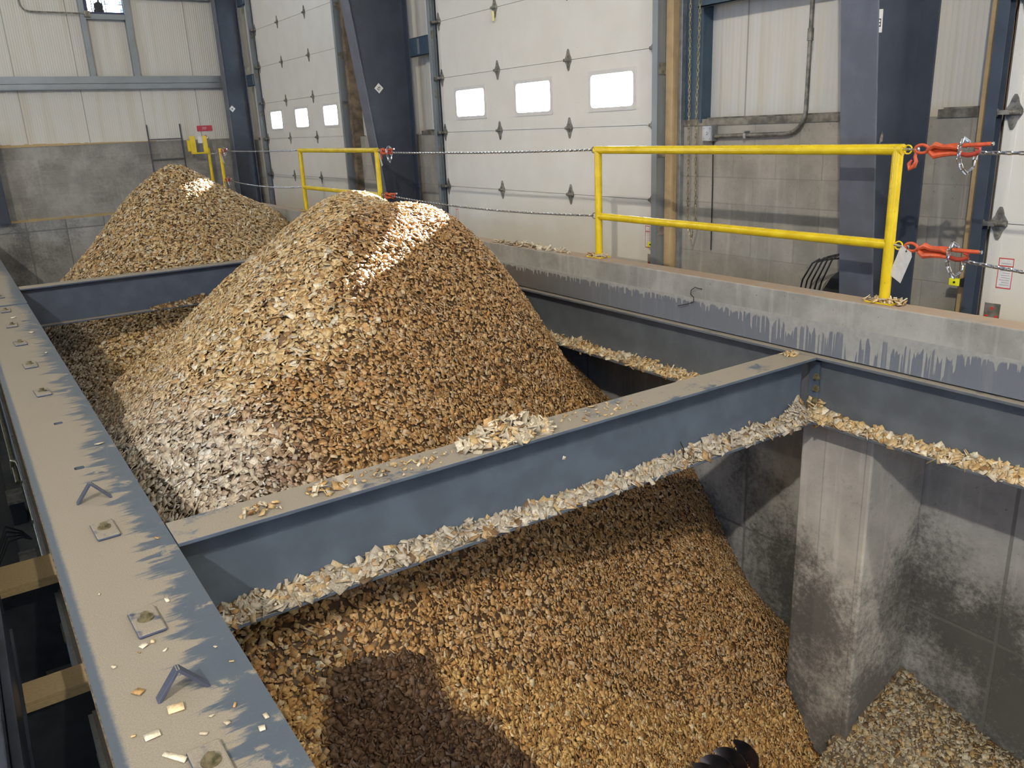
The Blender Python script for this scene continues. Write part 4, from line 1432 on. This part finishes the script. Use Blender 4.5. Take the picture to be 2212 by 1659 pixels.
def brown_side(P):
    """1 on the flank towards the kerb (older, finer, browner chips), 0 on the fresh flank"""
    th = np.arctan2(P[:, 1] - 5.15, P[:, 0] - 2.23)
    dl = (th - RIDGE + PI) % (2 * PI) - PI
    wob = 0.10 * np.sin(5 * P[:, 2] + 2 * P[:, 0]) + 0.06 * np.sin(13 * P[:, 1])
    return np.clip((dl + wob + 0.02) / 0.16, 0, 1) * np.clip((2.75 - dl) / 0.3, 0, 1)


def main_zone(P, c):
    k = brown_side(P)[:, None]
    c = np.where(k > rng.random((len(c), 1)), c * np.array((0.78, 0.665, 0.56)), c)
    # paler, bluer chips near the foot by the girder: daylight put into their colour
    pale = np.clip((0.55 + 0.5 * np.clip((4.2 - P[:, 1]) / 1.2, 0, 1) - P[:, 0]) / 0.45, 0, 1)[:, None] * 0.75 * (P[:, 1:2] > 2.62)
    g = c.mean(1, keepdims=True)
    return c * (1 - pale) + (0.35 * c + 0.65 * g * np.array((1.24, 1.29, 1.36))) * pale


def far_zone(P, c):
    pale = np.clip((0.85 - P[:, 0]) / 0.4, 0, 1)[:, None] * (P[:, 1:2] < 12.0) * 0.75  # pale bluish foot by the far beam: daylight put into the chip colour
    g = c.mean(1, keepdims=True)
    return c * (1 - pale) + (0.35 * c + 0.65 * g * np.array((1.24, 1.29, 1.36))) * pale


WT = (5, 3.2, 2.6, 1.2, 1.6, 0.5, 1.0)
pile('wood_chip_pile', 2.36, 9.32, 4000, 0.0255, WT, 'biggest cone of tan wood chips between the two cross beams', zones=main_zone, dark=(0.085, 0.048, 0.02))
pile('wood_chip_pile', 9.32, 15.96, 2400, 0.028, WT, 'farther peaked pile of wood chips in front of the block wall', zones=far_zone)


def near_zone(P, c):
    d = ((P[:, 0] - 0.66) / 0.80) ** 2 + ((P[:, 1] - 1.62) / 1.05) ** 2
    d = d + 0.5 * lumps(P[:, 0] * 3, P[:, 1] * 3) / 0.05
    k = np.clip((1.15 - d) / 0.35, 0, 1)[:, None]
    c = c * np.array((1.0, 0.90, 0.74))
    damp_shade = c * np.where(rng.random((len(c), 1)) < 0.12, 0.8, 1.0) * np.array((0.21, 0.19, 0.25))  # dark patch: damp and the girder's shadow both put into the chip colour
    return c * (1 - k) + damp_shade * k


pile('wood_chip_pile', -1.6, 2.36, 6200, 0.0225, (5, 1.6, 4.0, 2.2, 0.7, 1.2, 0.4), 'golden brown wood chips in the front pit below the near cross beam', gain=0.92, dark=(0.10, 0.055, 0.022), zones=near_zone)

# side pile against pilaster and pit wall
P, N = surf_points(H_side, 3.2, XPW - 0.02, -0.6, 2.06, 4200)
k = P[:, 2] > H(P[:, 0], P[:, 1]) - 0.02
k &= ~((P[:, 0] > XPIL - 0.02) & (P[:, 1] > 1.965))
P, N = P[k], N[k]
V = chips_arrays(P + N * rng.uniform(-0.01, 0.01, (len(P), 1)), N, 0.022, 0.34)
bv, bf = grid(H_side, 3.2, XPW - 0.002, -0.6, 2.06, 0.05, -0.015)
chip_object('wood_chip_pile', V, tints(len(P), (1.5, 2, 1.2, 0.8, 6, 0.8, 1.2), np.array((0.72, 0.72, 0.70))), 'greyer dusty wood chips heaped against the pit wall right of the pilaster', 'wood chips', CHIPG, (bv, bf, (0.16, 0.12, 0.075)))


# strips of chips lying on the beam flanges
def strip(name, a, b, width, hgt, across, n, label, wts, gain=1.0, size=0.034, ends=None):
    """ridge of chips from a to b; across = unit vector from wall of the web to the flange lip"""
    a, b, ac = np.array(a, float), np.array(b, float), np.array(across, float)
    s = rng.uniform(0, 1, n)
    u = rng.beta(1.1, 1.25, n)
    wob = 0.82 + 0.22 * np.sin(s * 43) * np.sin(s * 17 + 1) + 0.12 * np.sin(s * 131)
    e = np.ones(n) if ends is None else ends(s)
    top = hgt * wob * e * np.clip(1 - u * 0.93, 0, 1) ** 0.9
    z = top * rng.uniform(0.25, 1.0, n) + 0.004
    P = a + (b - a) * s[:, None] + ac * (u * width)[:, None] + np.array((0, 0, 1.0)) * z[:, None]
    N = np.tile(ac * 0.75 + np.array((0, 0, 1.0)), (n, 1))
    N /= np.linalg.norm(N, axis=1)[:, None]
    V = chips_arrays(P, N, size, 0.45)
    # solid core
    m = 60
    t_ = np.linspace(0, 1, m)
    wo = 0.82 + 0.22 * np.sin(t_ * 43) * np.sin(t_ * 17 + 1) + 0.12 * np.sin(t_ * 131)
    ee = np.ones(m) if ends is None else ends(t_)
    l0 = a + (b - a) * t_[:, None]
    rows = [l0 + np.array((0, 0, 1.0)) * (hgt * 0.72 * wo * ee)[:, None], l0 + ac * width * 0.45 + np.array((0, 0, 1.0)) * (hgt * 0.36 * wo * ee)[:, None], l0 + ac * width * 0.92 + np.array((0, 0, 0.003))]
    bv = np.vstack(rows)
    bf = np.array([(r_ * m + i, r_ * m + i + 1, (r_ + 1) * m + i + 1, (r_ + 1) * m + i) for r_ in range(2) for i in range(m - 1)])
    return chip_object(name, V, tints(n, wts, gain), label, 'wood chips', CHIPG, (bv, bf, (0.30, 0.22, 0.13)))


ZL = ZB + 0.018
PALE = (0.8, 1.6, 0.6, 0.3, 6, 0.2, 3.5)
CY = (Y1 + Y1B) / 2 - 0.008
strip('wood_chip_strip', (0.03, CY, ZL), (XR - 0.01, CY, ZL), 0.095, 0.085, (0, -1, 0), 2600, 'strip of pale wood chips along the lower flange of the near beam', PALE, np.array((0.76, 0.78, 0.85)), ends=lambda s: 0.75 + 0.25 * np.sin(s * 9) + 1.3 * np.clip((s - 0.955) / 0.045, 0, 1))
strip('wood_chip_strip', (XR + 0.094, 2.34, ZL), (XR + 0.094, -1.6, ZL), 0.090, 0.060, (-1, 0, 0), 2100, 'strip of tan wood chips on the girder flange right of the near beam', (3.5, 4, 1, 0.4, 1.5, 0.1, 2.5), 1.0, ends=lambda s: 1.0 + 2.2 * np.clip((0.03 - s) / 0.03, 0, 1))
strip('wood_chip_strip', (XR + 0.094, Y1B + 0.02, ZL), (XR + 0.094, 5.25, ZL), 0.090, 0.065, (-1, 0, 0), 1500, 'strip of tan wood chips on the girder flange beside the big pile', (4, 4, 1, 0.4, 1, 0.1, 2))
strip('wood_chip_strip', (1.25, (Y2 + Y2B) / 2 - 0.008, ZL), (3.0, (Y2 + Y2B) / 2 - 0.008, ZL), 0.095, 0.10, (0, -1, 0), 900, 'dark reddish chip heap on the lower flange of the far beam', (0.6, 0.3, 2, 3, 2, 3, 0.2), 0.75, ends=lambda s: np.clip(s * 3, 0, 1))


def mound(cx, cy, rx, ry, hgt, z0, n, label, wts, size=0.034, tilt=0.6):
    u = np.sqrt(rng.uniform(0, 1, n))
    th = rng.uniform(0, 2 * PI, n)
    x, y = cx + rx * u * np.cos(th), cy + ry * u * np.sin(th)
    z = z0 + 0.004 + hgt * np.clip(1 - u ** 1.3, 0, 1) * rng.uniform(0.35, 1.0, n)
    N = np.tile(np.array((0, 0, 1.0)), (n, 1)) + np.stack([np.cos(th) * u * 0.6, np.sin(th) * u * 0.6, 0 * u], -1)
    N /= np.linalg.norm(N, axis=1)[:, None]
    V = chips_arrays(np.stack([x, y, z], -1), N, size, tilt)
    V[:, 2] = np.maximum(V[:, 2], z0 + 0.001)
    return chip_object('wood_chip_mound', V, tints(n, wts), label, 'wood chips', CHIPG)


mound(1.53, 2.365, 0.27, 0.098, 0.115, 0.0, 520, 'loose mound of pale splintery chips on top of the near beam', PALE, 0.036, 0.8)
mound(0.62, 2.36, 0.085, 0.07, 0.030, 0.0, 34, 'small clump of chips on the near beam left of the mound', (3, 3, 2, 0.6, 2, 0.2, 1), 0.026)
mound(0.34, 2.33, 0.09, 0.055, 0.022, 0.0, 26, 'tiny dark clump of chips near the left end of the near beam', (2, 2, 2, 1, 2, 1, 0.3), 0.022)
mound(3.64, 2.40, 0.055, 0.055, 0.016, 0.0, 40, 'pinch of orange chips in the corner where near beam meets kerb', (5, 2, 3, 0.5, 0.3, 0.1, 0.3), 0.018)
mound(3.825, 5.40, 0.05, 0.62, 0.030, ZC, 150, 'scatter of pale chips on the kerb top beside the big pile', PALE, 0.030)
mound(XP - 0.02, 4.50, 0.055, 0.12, 0.020, ZC + 0.008, 40, 'few chips around the left foot of the near guard rail', (3, 3, 2, 0.6, 1.5, 0.1, 1.5), 0.026)
mound(XP - 0.02, 1.95, 0.065, 0.13, 0.022, ZC + 0.008, 60, 'few chips around the right foot of the near guard rail', (3, 3, 2, 0.6, 1.5, 0.1, 1.5), 0.026)
mound(0.95, 2.36, 0.30, 0.085, 0.006, 0.0, 70, 'thin crumbs scattered on the near beam top before the mound', (3, 3, 2, 0.6, 1, 0.2, 1), 0.016)
mound(2.10, 2.36, 0.30, 0.08, 0.006, 0.0, 40, 'thin crumbs scattered on the near beam top after the mound', (3, 3, 2, 0.6, 1, 0.2, 1), 0.016)

# single chips lying on the dusty girder
GCH = [(-0.248, 1.625, .9), (-0.230, 1.650, 1), (-0.205, 1.655, .7), (-0.183, 1.590, .7), (-0.321, 1.595, 1.0), (-0.042, 1.416, .9), (-0.287, 1.432, 1.7), (-0.219, 1.300, 1.0), (-0.037, 1.129, 1.1), (-0.060, 1.090, 1.0), (-0.060, 1.517, 1.0), (-0.290, 2.052, .9), (-0.290, 1.232, .9), (-0.125, 1.165, 1.4), (-0.150, 1.215, .8), (-0.330, 1.258, .9), (-0.118, 1.87, 1.6), (-0.262, 1.117, 1.5), (-0.09, 1.22, .9), (-0.185, 1.16, 1.0), (-0.05, 2.35, 1.0), (-0.06, 3.6, .9), (-0.09, 6.75, 1.6), (-0.10, 7.35, 1.4), (-0.08, 7.62, 1.5), (-0.16, 7.55, 1.2), (-0.07, 5.9, 1.3)]
for i, (x, y, s) in enumerate(GCH):
    V = chips_arrays(np.array([[x, y, 0.006]]), np.array([[0, 0, 1.0]]), 0.021 * s, 0.10)
    V[:, 2] += 0.0012 - V[:, 2].min()
    o = chip_object('wood_chip', V, tints(1, PALE, 1.1), 'single small wood chip lying on the dusty girder top', 'wood chip', CHIP, kind=None)
    o['group'] = 'single chips on the girder'
V = chips_arrays(np.array([[1.86, Y1 + 0.098, -0.19]]), np.array([[0, -1, 0.0]]), 0.04, 0.02)
o = chip_object('wood_chip', V, np.array([(0.75, 0.70, 0.6)]), 'white splinter stuck to the web of the near beam', 'wood chip', CHIP, kind=None)

# auger at the bottom of the pit
ax0, ax1 = Vector((2.55, 2.01, -2.345)), Vector((3.14, 2.20, -2.59))
r = empty('screw_auger', (ax0 + ax1) / 2 - Vector((0, 0, 0.12)), 'dark steel screw auger half buried in chips at the bottom of the front pit', 'auger')
d = (ax1 - ax0).normalized()
e = d.orthogonal().normalized()
f = d.cross(e)
MB().cyl(ax0, ax1, 0.035, 14).build('shaft', plain('worn_auger_steel', (0.06, 0.055, 0.06), 0.3, 0.8, 0.2, 30), r, smooth=True)
L = (ax1 - ax0).length
n = 140
v, fs = [], []
for k in range(n + 1):
    s = k / n
    a = 2 * PI * s * L / 0.19
    rd = e * math.cos(a) + f * math.sin(a)
    c = ax0 + d * (s * L)
    v += [c + rd * 0.03 - d * 0.004, c + rd * 0.12 - d * 0.004, c + rd * 0.12 + d * 0.004, c + rd * 0.03 + d * 0.004]
for k in range(n):
    a, b = 4 * k, 4 * k + 4
    fs += [(a, a + 1, b + 1, b), (a + 1, a + 2, b + 2, b + 1), (a + 2, a + 3, b + 3, b + 2)]
MB().add(v, fs).build('flight', plain('polished_flight', (0.05, 0.045, 0.055), 0.25, 0.8, 0.2, 20), r, smooth=True)
